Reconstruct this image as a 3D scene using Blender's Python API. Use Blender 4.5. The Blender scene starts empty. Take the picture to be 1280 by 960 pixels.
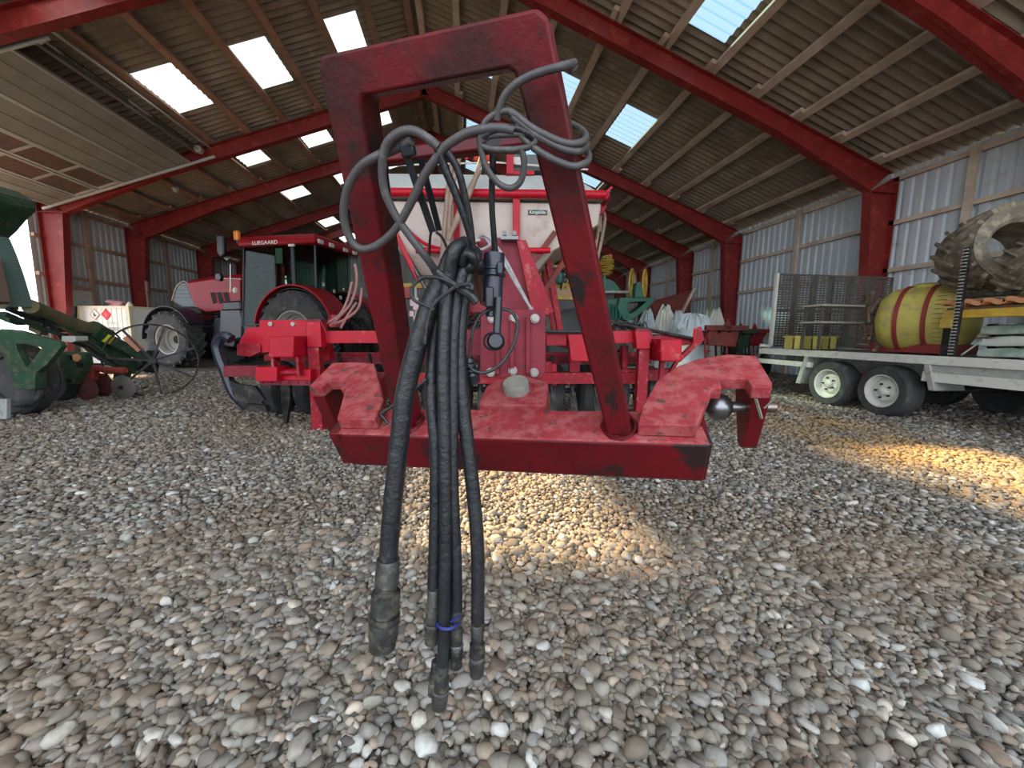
import bpy, math, random
import numpy as np
from mathutils import Vector as V, Matrix
random.seed(7); rng = np.random.default_rng(7)
SC = bpy.context.scene
COL = SC.collection
R_ = math.radians
# ------------------------------------------------------------------ camera
FPX = 488.96; PI_, YA, RO = 0.1253, 0.1274, 0.0121
CF = V((math.sin(YA)*math.cos(PI_), math.cos(YA)*math.cos(PI_), -math.sin(PI_)))
_r = V((math.cos(YA), -math.sin(YA), 0)); _u = _r.cross(CF)
CR = math.cos(RO)*_r + math.sin(RO)*_u
CU = -math.sin(RO)*_r + math.cos(RO)*_u
C0 = V((0, 0, 1.0))
cd = bpy.data.cameras.new('camera'); cam = bpy.data.objects.new('camera', cd); COL.objects.link(cam)
cd.sensor_width = 36; cd.lens = FPX/1280*36; cd.clip_start = 0.05; cd.clip_end = 500
m = Matrix.Identity(4)
for i in range(3): m[i][0] = CR[i]; m[i][1] = CU[i]; m[i][2] = -CF[i]; m[i][3] = C0[i]
cam.matrix_world = m; SC.camera = cam
def ray(u, v): return CF + (u-640)/FPX*CR - (v-480)/FPX*CU
def P(u, v, d): return C0 + d*ray(u, v)                      # point of the place seen at u,v, d metres in front
def onplane(u, v, o, n):
    r = ray(u, v); return C0 + r*((o-C0).dot(n)/r.dot(n))
HX = _r.copy(); HY = V((math.sin(YA), math.cos(YA), 0)); Z = V((0, 0, 1))
class Frame:
    def __init__(s, o, ex, ey, ez): s.o, s.x, s.y, s.z = V(o), V(ex).normalized(), V(ey).normalized(), V(ez).normalized()
    def w(s, a, b, c): return s.o + s.x*a + s.y*b + s.z*c
    def q(s, u, v, off=0.0):                                 # u,v -> (x,z) on the plane y=off
        p = onplane(u, v, s.o + s.y*off, s.y) - s.o; return (p.dot(s.x), p.dot(s.z))
    def qz(s, u, v, off=0.0):
        p = onplane(u, v, s.o + s.z*off, s.z) - s.o; return (p.dot(s.x), p.dot(s.y))
    def p(s, u, v, off=0.0): return onplane(u, v, s.o + s.y*off, s.y)
def facing(D): return Frame(C0 + HY*D - Z, HX, HY, Z)        # upright plane D metres away
W0 = Frame((0,0,0), (1,0,0), (0,1,0), (0,0,1))
# ------------------------------------------------------------------ materials
MATS = {}
def mat(name, col, rough=0.6, metal=0.0, col2=None, scale=5.0, lo=0.4, hi=0.6, bump=0.0, bscale=40.0, detail=4.0, chips=None, chipscale=9.0, chipth=(0.62,0.66), dust=None, dustamt=0.0, spec=0.5, coat=0.0):
    if name in MATS: return MATS[name]
    M = bpy.data.materials.new(name); M.use_nodes = True; nt = M.node_tree; N = nt.nodes; L = nt.links
    b = N['Principled BSDF']; b.inputs['Roughness'].default_value = rough; b.inputs['Metallic'].default_value = metal
    b.inputs['Specular IOR Level'].default_value = spec; b.inputs['Coat Weight'].default_value = coat
    tc = N.new('ShaderNodeTexCoord'); out = None
    def noise(sc, det=detail, w=0.0):
        n = N.new('ShaderNodeTexNoise'); n.inputs['Scale'].default_value = sc; n.inputs['Detail'].default_value = det
        n.inputs['Roughness'].default_value = 0.6
        mp = N.new('ShaderNodeMapping'); mp.inputs['Location'].default_value = (w, w*1.7, w*.3)
        L.new(tc.outputs['Object'], mp.inputs['Vector']); L.new(mp.outputs[0], n.inputs['Vector']); return n
    def ramp(src, a, c):
        r = N.new('ShaderNodeMapRange'); r.inputs['From Min'].default_value = a; r.inputs['From Max'].default_value = c
        L.new(src, r.inputs['Value']); return r.outputs[0]
    def mix(f, a, c):
        x = N.new('ShaderNodeMix'); x.data_type = 'RGBA'
        if isinstance(f, float): x.inputs[0].default_value = f
        else: L.new(f, x.inputs[0])
        for s, val in ((6, a), (7, c)):
            if isinstance(val, tuple): x.inputs[s].default_value = (*val, 1)
            else: L.new(val, x.inputs[s])
        return x.outputs[2]
    cur = col
    if col2: cur = mix(ramp(noise(scale).outputs[0], lo, hi), col, col2)
    if dust: cur = mix(ramp(noise(scale*2.3, 6, 3.1).outputs[0], 0.65-dustamt*.5, 0.75-dustamt*.3), cur, dust)
    if chips:
        cf = ramp(noise(chipscale, 8, 7.7).outputs[0], *chipth)
        cur = mix(cf, cur, chips)
    if isinstance(cur, tuple): b.inputs['Base Color'].default_value = (*cur, 1)
    else: L.new(cur, b.inputs['Base Color'])
    if bump:
        bp = N.new('ShaderNodeBump'); bp.inputs['Strength'].default_value = bump; bp.inputs['Distance'].default_value = 0.01
        L.new(noise(bscale, 5, 1.3).outputs[0], bp.inputs['Height']); L.new(bp.outputs[0], b.inputs['Normal'])
    MATS[name] = M; return M
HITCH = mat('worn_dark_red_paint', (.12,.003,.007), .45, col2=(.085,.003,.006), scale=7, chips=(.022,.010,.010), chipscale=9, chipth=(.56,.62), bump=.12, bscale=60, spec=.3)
HTOP = mat('dusty_toplit_red_paint', (.29,.030,.037), .75, spec=.25, col2=(.25,.026,.034), scale=14, dust=(.34,.085,.085), dustamt=.45, chips=(.10,.045,.04), chipscale=32, chipth=(.60,.65), bump=.2, bscale=70)  # paler red: dust plus light from above put into the colour
HLEG = mat('greasy_dark_red_paint', (.115,.004,.008), .52, col2=(.038,.008,.008), scale=5, lo=.46, hi=.60, chips=(.016,.010,.010), chipscale=14, chipth=(.54,.64), bump=.2, bscale=50, spec=.25)
RED = mat('bright_red_paint', (.45,.003,.017), .45, spec=.3, col2=(.38,.004,.018), scale=4, dust=(.46,.08,.08), dustamt=.10, bump=.05)
REDD = mat('bright_red_paint_worn', (.29,.004,.015), .55, spec=.3, col2=(.24,.008,.018), scale=9, dust=(.38,.10,.09), dustamt=.18, chips=(.08,.02,.02), chipscale=20, bump=.1)
PINK = mat('faded_red_paint', (.21,.022,.034), .6, spec=.3, col2=(.15,.012,.022), scale=12, chips=(.1,.03,.035), chipscale=18)
STEELRED = mat('building_red_steel', (.24,.018,.014), .55, col2=(.19,.013,.011), scale=2, dust=(.34,.05,.035), dustamt=.2)
RUB = mat('black_hose_rubber', (.007,.008,.011), .42, col2=(.014,.015,.017), scale=18, dust=(.05,.047,.04), dustamt=.10, bump=.3, bscale=90)
CAB = mat('grey_black_cable', (.062,.056,.056), .55, dust=(.12,.11,.105), dustamt=.15, scale=18, bump=.1)
BLK = mat('black_plastic', (.012,.014,.018), .4)
BLU = mat('navy_plastic', (.015,.018,.032), .35)
OILM = mat('oily_steel', (.09,.09,.085), .45, metal=.6, col2=(.03,.03,.03), scale=20, dust=(.2,.18,.13), dustamt=.25, bump=.2)
STEEL = mat('bare_steel', (.42,.43,.45), .3, metal=.9, col2=(.25,.25,.26), scale=10)
PINTOP = mat('dusty_steel', (.22,.21,.19), .7, metal=.2, col2=(.30,.285,.25), scale=25, bump=.3)
BOLT = mat('zinc_bolt', (.36,.33,.31), .5, metal=.4, dust=(.35,.2,.18), dustamt=.3)
DARK = mat('dark_soil_steel', (.018,.016,.016), .5, metal=.4, dust=(.07,.06,.05), dustamt=.3)
TYRE = mat('tyre_rubber', (.030,.032,.034), .8, col2=(.055,.053,.05), scale=3, dust=(.11,.10,.09), dustamt=.15, bump=.1)
TYRED = mat('dusty_tyre_rubber', (.22,.18,.13), .85, col2=(.13,.115,.09), scale=5, dust=(.34,.28,.2), dustamt=.35, bump=.3)
RIM = mat('grey_rim', (.30,.29,.27), .5, dust=(.3,.27,.23), dustamt=.35)
TRED = mat('tractor_red', (.30,.004,.013), .42, spec=.3, col2=(.26,.006,.014), scale=3)
GREEN = mat('dark_green_paint', (.018,.065,.030), .5, col2=(.012,.045,.022), scale=6, dust=(.09,.085,.05), dustamt=.3)
GREEN2 = mat('bright_green_paint', (.012,.15,.085), .5, col2=(.01,.10,.06), scale=5)
OLIVE = mat('muddy_brown_tube', (.17,.12,.06), .7, col2=(.10,.10,.04), scale=8)
YEL = mat('yellow_paint', (.62,.42,.05), .5, col2=(.5,.3,.04), scale=6, dust=(.45,.36,.2), dustamt=.2)
TANK = mat('yellow_tank_plastic', (.55,.48,.10), .6, col2=(.45,.36,.10), scale=3, dust=(.38,.28,.14), dustamt=.25)
TAN = mat('tan_hose', (.30,.21,.16), .6, col2=(.22,.15,.11), scale=10)
CREAM = mat('cream_hopper', (.50,.42,.37), .5, col2=(.44,.35,.31), scale=1.5, dust=(.36,.27,.22), dustamt=.2)
LID = mat('grey_hopper_lid', (.50,.53,.52), .45, col2=(.44,.46,.45), scale=2)
WHITE = mat('white_paint', (.60,.59,.54), .5, dust=(.45,.42,.34), dustamt=.2)
CONT = mat('white_container', (.78,.76,.70), .55, dust=(.55,.5,.42), dustamt=.12)
GALV = mat('galvanised', (.44,.46,.43), .5, metal=.3, col2=(.36,.37,.34), scale=6, dust=(.3,.28,.23), dustamt=.2)
MESHM = mat('rusty_mesh_steel', (.11,.095,.078), .7, metal=.2, col2=(.08,.075,.065), scale=12)
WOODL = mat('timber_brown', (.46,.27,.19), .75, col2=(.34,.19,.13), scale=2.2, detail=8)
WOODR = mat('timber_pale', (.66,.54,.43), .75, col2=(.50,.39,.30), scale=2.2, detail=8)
BAG = mat('white_woven_bag', (.66,.70,.72), .7, col2=(.56,.61,.64), scale=5, bump=.5, bscale=12)
BAGW = mat('cream_woven_bag', (.80,.78,.68), .7, bump=.5, bscale=12)
ORANGE = mat('orange_plastic', (.85,.22,.01), .35)
TILE = mat('orange_clay', (.60,.28,.13), .75, col2=(.48,.2,.1), scale=6)
PUTTY = mat('pale_green_wrap', (.45,.52,.44), .6, col2=(.22,.32,.26), scale=5)
PANEL = mat('grey_door_panel', (.25,.25,.22), .55, col2=(.21,.21,.185), scale=2)
DGLASS = mat('brown_door_pane', (.16,.10,.085), .3, col2=(.11,.075,.06), scale=6)
ALU = mat('aluminium_strip', (.55,.55,.52), .4, metal=.5)
REDHOP = mat('rust_red_paint', (.20,.03,.02), .7, col2=(.13,.025,.02), scale=5)
TARP = mat('navy_tarp', (.02,.022,.045), .6, bump=.4, bscale=9)
PINKT = mat('pink_cloth', (.55,.25,.25), .8, bump=.4, bscale=14)
BEACON = mat('amber_beacon', (.85,.25,.01), .25)
HOLE = mat('dark_recess', (.01,.01,.01), .8)
SIGNR = mat('sign_red', (.70,.02,.04), .5)
TEXTD = mat('dark_lettering', (.05,.05,.05), .6)
TEXTW = mat('white_lettering', (.8,.8,.8), .5)
LABELG = mat('dark_green_label', (.03,.06,.035), .5)
ROPE = mat('grey_rope', (.32,.30,.30), .8, col2=(.22,.21,.21), scale=30)
def glass_mat():
    M = bpy.data.materials.new('cab_glass'); M.use_nodes = True; nt = M.node_tree; N = nt.nodes; N.remove(N['Principled BSDF'])
    t = N.new('ShaderNodeBsdfTransparent'); t.inputs[0].default_value = (.50,.62,.56,1); g = N.new('ShaderNodeBsdfGlossy'); g.inputs['Roughness'].default_value = .03
    mx = N.new('ShaderNodeMixShader'); mx.inputs[0].default_value = .02
    nt.links.new(t.outputs[0], mx.inputs[1]); nt.links.new(g.outputs[0], mx.inputs[2]); nt.links.new(mx.outputs[0], N['Material Output'].inputs['Surface'])
    return M
GLASS = glass_mat()
# ------------------------------------------------------------------ mesh builder
def basis(d, up=None):
    d = V(d).normalized(); up = V(up) if up is not None else (Z if abs(d.z) < .95 else V((1,0,0)))
    x = up.cross(d).normalized(); return x, d.cross(x).normalized(), d
class MB:
    def __init__(s): s.v = []; s.f = []; s.sm = []
    def add(s, vs, fs, smooth=False):
        o = len(s.v); s.v += [tuple(a) for a in vs]; s.f += [tuple(i+o for i in f) for f in fs]; s.sm += [smooth]*len(fs); return s
    def hexa(s, a): return s.add(a, [(0,3,2,1),(4,5,6,7),(0,1,5,4),(1,2,6,5),(2,3,7,6),(3,0,4,7)])
    def box(s, c, size, fr=W0):
        x, y, z = [k/2 for k in size]; c = V(c)
        return s.hexa([c + fr.x*a*x + fr.y*b*y + fr.z*d*z for d in (-1,1) for a, b in ((-1,-1),(1,-1),(1,1),(-1,1))])
    def fb(s, fr, x0, x1, y0, y1, z0, z1):
        return s.hexa([fr.w(a,b,c) for c in (z0,z1) for a, b in ((x0,y0),(x1,y0),(x1,y1),(x0,y1))])
    def bar(s, p, q, w, h=None, up=None):
        p, q = V(p), V(q); x, y, d = basis(q-p, up); h = h or w
        return s.hexa([e + x*a*w/2 + y*b*h/2 for e in (p,q) for a, b in ((-1,-1),(1,-1),(1,1),(-1,1))])
    def prism(s, fr, pts, y0, y1):                            # pts in frame x,z ; extruded along frame y
        n = len(pts); vs = [fr.w(a, y0, b) for a, b in pts] + [fr.w(a, y1, b) for a, b in pts]
        return s.add(vs, [tuple(range(n)), tuple(range(2*n-1, n-1, -1))] + [(i, i+n, (i+1)%n+n, (i+1)%n) for i in range(n)])
    def px(s, fr, pts, y0, y1): return s.prism(fr, [fr.q(u, v, y0) for u, v in pts], y0, y1)
    def tube(s, pts, r, n=10, cap=True, smooth=True, close=False):
        pts = [V(p) for p in pts]; k = len(pts); rs = r if isinstance(r, (list, tuple)) else [r]*k
        tan = [((pts[(i+1)%k] if close else pts[min(i+1,k-1)]) - (pts[i-1] if close else pts[max(i-1,0)])).normalized() for i in range(k)]
        x, y, _ = basis(tan[0]); vs = []
        for i in range(k):
            t = tan[i]; x = (x - t*x.dot(t)).normalized(); y = t.cross(x)
            for j in range(n):
                a = 2*math.pi*j/n; vs.append(pts[i] + x*math.cos(a)*rs[i] + y*math.sin(a)*rs[i])
        fs = [(i*n+j, i*n+(j+1)%n, ((i+1)%k)*n+(j+1)%n, ((i+1)%k)*n+j) for i in range(k if close else k-1) for j in range(n)]
        s.add(vs, fs, smooth)
        if cap and not close: 
            o = len(s.v)-len(vs); s.f += [tuple(o+j for j in range(n))[::-1], tuple(o+(k-1)*n+j for j in range(n))]; s.sm += [False, False]
        return s
    def lathe(s, p, d, prof, n=24, smooth=True, close=False, up=None, c0=True):       # prof: (radius, distance along d)
        x, y, d = basis(d, up); p = V(p); vs = [p + d*h + (x*math.cos(2*math.pi*j/n) + y*math.sin(2*math.pi*j/n))*r for r, h in prof for j in range(n)]
        k = len(prof); fs = [(i*n+j, i*n+(j+1)%n, ((i+1)%k)*n+(j+1)%n, ((i+1)%k)*n+j) for i in range(k if close else k-1) for j in range(n)]
        s.add(vs, fs, smooth)
        if not close:
            o = len(s.v)-len(vs)
            if c0 and prof[0][0] > 1e-4: s.f.append(tuple(o+j for j in range(n))[::-1]); s.sm.append(False)
            if prof[-1][0] > 1e-4: s.f.append(tuple(o+(k-1)*n+j for j in range(n))); s.sm.append(False)
        return s
    def cyl(s, p, q, r, n=20, ch=0.0): 
        L = (V(q)-V(p)).length; pr = [(r,0),(r,L)] if not ch else [(r-ch,0),(r,ch),(r,L-ch),(r-ch,L)]
        return s.lathe(p, V(q)-V(p), pr, n)
    def build(s, name, mt, parent=None, bevel=0.0, seg=2, label=None, **kw):
        me = bpy.data.meshes.new(name); o = bpy.data.objects.new(name, me); COL.objects.link(o)
        off = V((0,0,0))
        if parent is not None:
            o.parent = parent; k = parent
            while k is not None: off += k.location; k = k.parent
        elif kw.get('origin') is not None: off = V(kw['origin']); o.location = off
        me.from_pydata([(a[0]-off.x, a[1]-off.y, a[2]-off.z) for a in s.v], [], s.f)
        me.polygons.foreach_set('use_smooth', s.sm); me.materials.append(mt); me.update()
        import bmesh
        bm = bmesh.new(); bm.from_mesh(me); bmesh.ops.recalc_face_normals(bm, faces=bm.faces); bm.to_mesh(me); bm.free(); me.set_sharp_from_angle(angle=R_(38))
        if bevel:
            b = o.modifiers.new('bevel', 'BEVEL'); b.width = bevel; b.segments = seg; b.limit_method = 'ANGLE'; b.angle_limit = R_(40)
        if label: o['label'] = label
        return o
def tag(o, label=None, cat=None, group=None, kind=None):
    if label: o['label'] = label
    if cat: o['category'] = cat
    if group: o['group'] = group
    if kind: o['kind'] = kind
    return o
def thing(name, label, cat, loc=(0,0,0), group=None, rz=0.0):
    o = bpy.data.objects.new(name, None); COL.objects.link(o); o.location = V(loc); o.rotation_euler = (0,0,rz); o.empty_display_size = .1
    return tag(o, label, cat, group)
def struct(o): o['kind'] = 'structure'; return o
def smoothpts(pts, n=8, close=False):
    pts = [V(p) for p in pts]; k = len(pts); out = []
    for i in range(k if close else k-1):
        g = (lambda j: pts[j % k]) if close else (lambda j: pts[max(0, min(k-1, j))])
        a, b, c, d = g(i-1), g(i), g(i+1), g(i+2)
        for j in range(n):
            t = j/n; out.append(.5*((2*b) + (c-a)*t + (2*a-5*b+4*c-d)*t*t + (3*b-a-3*c+d)*t**3))
    if not close: out.append(pts[-1])
    return out
def copy_tree(o, parent=None):
    c = o.copy(); COL.objects.link(c); c.parent = parent
    for ch in list(o.children): copy_tree(ch, c)
    return c
def text_mesh(name, txt, size, fr_o, ex, ez, mt, parent, ext=.002, xs=1.0):
    cu = bpy.data.curves.new(name, 'FONT'); cu.body = txt; cu.size = size; cu.extrude = ext; cu.align_x = 'CENTER'; cu.align_y = 'CENTER'
    t = bpy.data.objects.new('tmp_text', cu); COL.objects.link(t)
    dg = bpy.context.evaluated_depsgraph_get(); me = bpy.data.meshes.new_from_object(t.evaluated_get(dg))
    bpy.data.objects.remove(t); bpy.data.curves.remove(cu)
    ex, ez = V(ex).normalized(), V(ez).normalized()
    mbx = MB(); mbx.add([V(fr_o) + ex*v.co.x*xs + ez*v.co.y + ex.cross(ez)*v.co.z for v in me.vertices], [tuple(p.vertices) for p in me.polygons])
    bpy.data.meshes.remove(me)
    return mbx.build(name, mt, parent)
# ------------------------------------------------------------------ the shed
XL, XR, XA, ZE, ZA = -10.98, 9.02, -1.03, 4.38, 8.01
SL = 10.586
def roof_pt(side, s, y, h=0.0):                               # side -1 left, 1 right; s metres down the slope from the ridge, h above the rafters
    X = XL if side < 0 else XR
    ux, uz = (X-XA)/SL, (ZE-ZA)/SL
    n = V((-uz*(1 if ux > 0 else -1), 0, abs(ux)))
    return V((XA+ux*s, y, ZA+uz*s)) + n*h
Y0, Y1 = -4.0, 27.0
def sky_rects(side):
    R = []
    ys = [(9.5,10.95),(12.83,14.03),(15.95,17.1),(19.7,21.1),(23,24.3)]
    for a, b in ys: R += [(1.2,2.0,a,b),(3.15,3.95,a,b),(5.1,5.92,a,b)]
    R += [(a_,b_,y_,y_+1.5) for y_ in (-2.6,.4) for a_,b_ in ((1.2,2.0),(3.15,3.95),(5.1,5.9))]  # rooflights added out of view to bring in light
    if side > 0: R += [(1.2,2.0,5.7,7.1),(3.15,3.95,5.7,7.1),(5.1,5.88,5.7,7.1)]
    else: R += [(5.1,6.1,5.6,7.3),(2.3,3.3,5.7,8.2)]  # strips added out of view, placed to throw sun patches on the gravel
    return R
def corr(y, w=.177, a=.024): return a*math.sin(2*math.pi*y/w)
ROOF = mat('fibre_cement_roof', (.33,.275,.215), .85, col2=(.24,.195,.15), scale=1.1, detail=8, bump=.15, bscale=30, dust=(.38,.32,.25), dustamt=.2)
def sky_mat(name, tcol, mixf):
    M = bpy.data.materials.new(name); M.use_nodes = True; nt = M.node_tree; N = nt.nodes; L = nt.links
    N.remove(N['Principled BSDF']); out = N['Material Output']
    t = N.new('ShaderNodeBsdfTransparent'); t.inputs[0].default_value = (*tcol,1)
    tr = N.new('ShaderNodeBsdfTranslucent'); tr.inputs[0].default_value = (.80,.86,.86,1)
    mx = N.new('ShaderNodeMixShader'); mx.inputs[0].default_value = mixf
    L.new(t.outputs[0], mx.inputs[1]); L.new(tr.outputs[0], mx.inputs[2]); L.new(mx.outputs[0], out.inputs['Surface'])
    return M
SKYM = sky_mat('weathered_rooflight', (.07,.15,.20), .05); SKYL = sky_mat('sunlit_rooflight', (.10,.17,.20), .11); SKYC = sky_mat('added_clear_rooflight', (.80,.84,.84), .2)  # left-slope copy whitened for sun glow; last one serves the added rooflights
ceil = MB(); wn = 1
dy = .177/6
ny = int((Y1-Y0)/dy)
for side in (-1, 1):
    rects = sky_rects(side)
    ss = sorted({0.0, SL+.25} | {r[0] for r in rects} | {r[1] for r in rects} | {2.6, 4.5, 7.5})
    ysn = [Y0 + i*dy for i in range(ny+1)]
    vs = [roof_pt(side, s_, y, .17+corr(y)) for s_ in ss for y in ysn]
    def cell_of(sm_, ym):
        for k, r in enumerate(rects):
            if r[0] < sm_ < r[1] and r[2] < ym < r[3]: return k
        return -1
    fs = []; skf = {}
    for i in range(len(ss)-1):
        for j in range(ny):
            f = (i*(ny+1)+j, i*(ny+1)+j+1, (i+1)*(ny+1)+j+1, (i+1)*(ny+1)+j)
            c = cell_of((ss[i]+ss[i+1])/2, (ysn[j]+ysn[j+1])/2)
            if c < 0: fs.append(f)
            else: skf.setdefault(c, []).append(f)
    ceil.add(vs, fs, True)
    for c in sorted(skf):
        ids = sorted({i for f in skf[c] for i in f}); mp = {a: b for b, a in enumerate(ids)}
        w = MB(); w.add([vs[i] for i in ids], [tuple(mp[i] for i in f) for f in skf[c]], True)
        struct(w.build('window_%d' % wn, SKYC if (rects[c][3] < 5.5 or (side < 0 and rects[c][3] < 8.5)) else (SKYL if side < 0 else SKYM))); wn += 1  # windows with SKYC are the rooflights added out of view for light
struct(ceil.build('ceiling', ROOF))
# ridge cap
rc = MB(); rc.prism(W0, [(XA-.4, ZA+.07), (XA, ZA+.205), (XA+.4, ZA+.07), (XA+.4, ZA+.09), (XA, ZA+.24), (XA-.4, ZA+.09)], Y0, Y1); tag(rc.build('trim_90', ROOF), kind='structure')
# purlins
FR_Y = [4.9, 7.62, 12.24, 14.95, 18.47, 21.4, 24.4]
tn = 1
for side in (-1, 1):
    for k in range(0, 11):
        s0 = k if k else .16
        mbp = MB(); ys = [Y0] + FR_Y + [Y1]
        for i in range(len(ys)-1):
            off = .045 if i % 2 else -.045
            a, b = ys[i]-.25, ys[i+1]+.25
            a = max(a, Y0); b = min(b, Y1)
            p, q = roof_pt(side, s0+off, a, .075), roof_pt(side, s0+off, b, .075)
            n = (roof_pt(side, s0, a, 1)-roof_pt(side, s0, a, 0))
            mbp.bar(p, q, .075, .14, up=n.cross(q-p))
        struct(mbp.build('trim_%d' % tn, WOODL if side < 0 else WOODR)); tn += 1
# steel portal frames
def ibeam(mbx, fr, top, bot, y0, fl=.18, tk=.014):            # top/bot: lists of (x,z) along the two flanges
    mbx.prism(fr, top + bot[::-1], y0-.006, y0+.006)
    for line in (top, bot):
        for i in range(len(line)-1):
            (a, b), (c, d) = line[i], line[i+1]
            L_ = math.hypot(c-a, d-b); nx, nz = -(d-b)/L_*tk, (c-a)/L_*tk
            s = 1 if line is bot else -1
            mbx.prism(fr, [(a, b), (c, d), (c+s*nx, d+s*nz), (a+s*nx, b+s*nz)], y0-fl/2, y0+fl/2)
names = ['nearest, only its upper right corner in view', 'second nearest, right column behind the trailer of tyres', 'third, left column beside the bright doorway', 'fourth, left column beyond the white side door', 'fifth, left column behind the red tractor nose', 'sixth, half hidden behind the red tractor cab', 'farthest, against the dark end wall']
for yi, y in enumerate(FR_Y):
    t = thing('portal_frame', 'red steel portal frame, ' + names[yi], 'steel frame', ((XL+XR)/2, y, 0), 'steel portal frames')
    for side in (-1, 1):
        X = XL if side < 0 else XR
        ux, uz = (X-XA)/SL, (ZE-ZA)/SL
        tp = lambda s, h: (XA+ux*s+abs(uz)*h*side*1.0, ZA+uz*s+abs(ux)*h)
        r = MB(); top = [tp(0, 0), tp(SL-.15, 0)]
        bot = [tp(0, -.34), tp(7.7, -.34), tp(SL-.44, -.52)]
        if side > 0: ibeam(r, W0, top, bot, y)
        else: ibeam(r, W0, bot, top, y) if False else ibeam(r, W0, top, bot, y)
        r.prism(W0, [tp(.0,0), tp(.02,0), tp(.02,-.36), tp(0,-.36)], y-.09, y+.09)
        r.bar(V((tp(7.7,-.0)[0], y, tp(7.7,-.0)[1])), V((tp(7.7,-.33)[0], y, tp(7.7,-.33)[1])), .02, .16)
        r.build('rafter', STEELRED, t)
        c = MB(); xo = X; ki = bot[-1]
        out_l = [(xo, 0), (xo, ZE-.02)]; in_l = [(xo-side*.26, 0), (ki[0], ki[1])]
        ibeam(c, W0, out_l, in_l, y, .2)
        c.bar(V((xo, y, ki[1])), V((ki[0], y, ki[1])), .2, .016)
        c.box((xo-side*.17, y, .01), (.4, .3, .02))
        c.build('column', STEELRED, t)
# walls
def corrug(mbx, p0, d, L_, zlo, zhi, n, pitch=.21, dep=.035, ztop=None):
    d = V(d); n = V(n); xs = []; k = int(L_/pitch)+1
    for i in range(k):
        for f, h in ((0,0),(.55,0),(.68,1),(.87,1)):
            x = (i+f)*pitch
            if x <= L_: xs.append((x, h*dep))
    vs = []
    for x, h in xs:
        b = V(p0)+d*x+n*h; zt = ztop(b) if ztop else zhi
        vs += [V((b.x, b.y, zlo)), V((b.x, b.y, zt))]
    mbx.add(vs, [(2*i, 2*i+2, 2*i+3, 2*i+1) for i in range(len(xs)-1)])
SHEET = mat('pale_blue_steel_sheet', (.58,.63,.66), .5, metal=0, col2=(.52,.57,.61), scale=1.3, dust=(.46,.44,.40), dustamt=.12)
SHEETD = mat('grey_steel_sheet', (.50,.49,.47), .6, col2=(.43,.42,.40), scale=1.1)
w = MB(); corrug(w, (XR+.09, Y0, 0), (0,1,0), Y1-Y0, 0, 4.50, (1,0,0)); struct(w.build('wall_right', SHEET))
w = MB(); corrug(w, (XL-.09, Y0, 0), (0,1,0), 7.75-Y0, 0, 4.50, (-1,0,0)); corrug(w, (XL-.09, 11.98, 0), (0,1,0), Y1-11.98, 0, 4.50, (-1,0,0))
w.fb(W0, XL-.12, XL-.09, 7.75, 11.98, 4.15, 4.42)
struct(w.build('wall_left', SHEETD))
w = MB(); corrug(w, (XL, Y1-.1, 0), (1,0,0), XR-XL, 0, 0, (0,1,0), ztop=lambda b: ZE+.22+(ZA-ZE)*(1-abs(b.x-XA)/(XR-XA if b.x > XA else XA-XL)))
struct(w.build('wall_back', SHEETD))
# girts, eave timbers and wall posts
for X, side, mt in ((XR, 1, WOODR), (XL, -1, WOODL)):
    for z in (1.1, 2.46, 3.44, 4.33):
        g = MB()
        rng_y = [(Y0, Y1)] if (side > 0 or z > 4) else [(Y0, 7.7), (12.0, Y1)]
        for a, b in rng_y: g.fb(W0, X-.0, X+side*.08, a, b, z-.045, z+.045)
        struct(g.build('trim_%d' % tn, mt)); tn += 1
    mids = [3.5, 6.27, 9.93, 13.6, 16.7, 19.9, 22.9] if side > 0 else [3.5, 13.45, 16.6, 19.9, 22.9]
    for y in mids:
        g = MB(); g.fb(W0, X-side*.06, X, y-.06, y+.06, 0, 4.42)
        struct(g.build('trim_%d' % tn, mt)); tn += 1
# purlin-end packers seen as a dark toothed line above the left wall are part of the roof edge
# white side door in the left wall
d = MB(); d.fb(W0, XL-.03, XL+.02, 12.52, 13.42, 0, 2.12); dd = struct(d.build('door_2', WHITE))
g = MB(); g.fb(W0, XL-.02, XL+.05, 12.42, 12.52, 0, 2.2); g.fb(W0, XL-.02, XL+.05, 13.42, 13.52, 0, 2.2); g.fb(W0, XL-.02, XL+.05, 12.42, 13.52, 2.12, 2.24)
g.build('door_frame', WOODL, dd)
g = MB(); g.bar((XL+.07, 13.27, 1.0), (XL+.07, 13.27, 1.35), .03); g.build('door_handle', BLK, dd)
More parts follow.
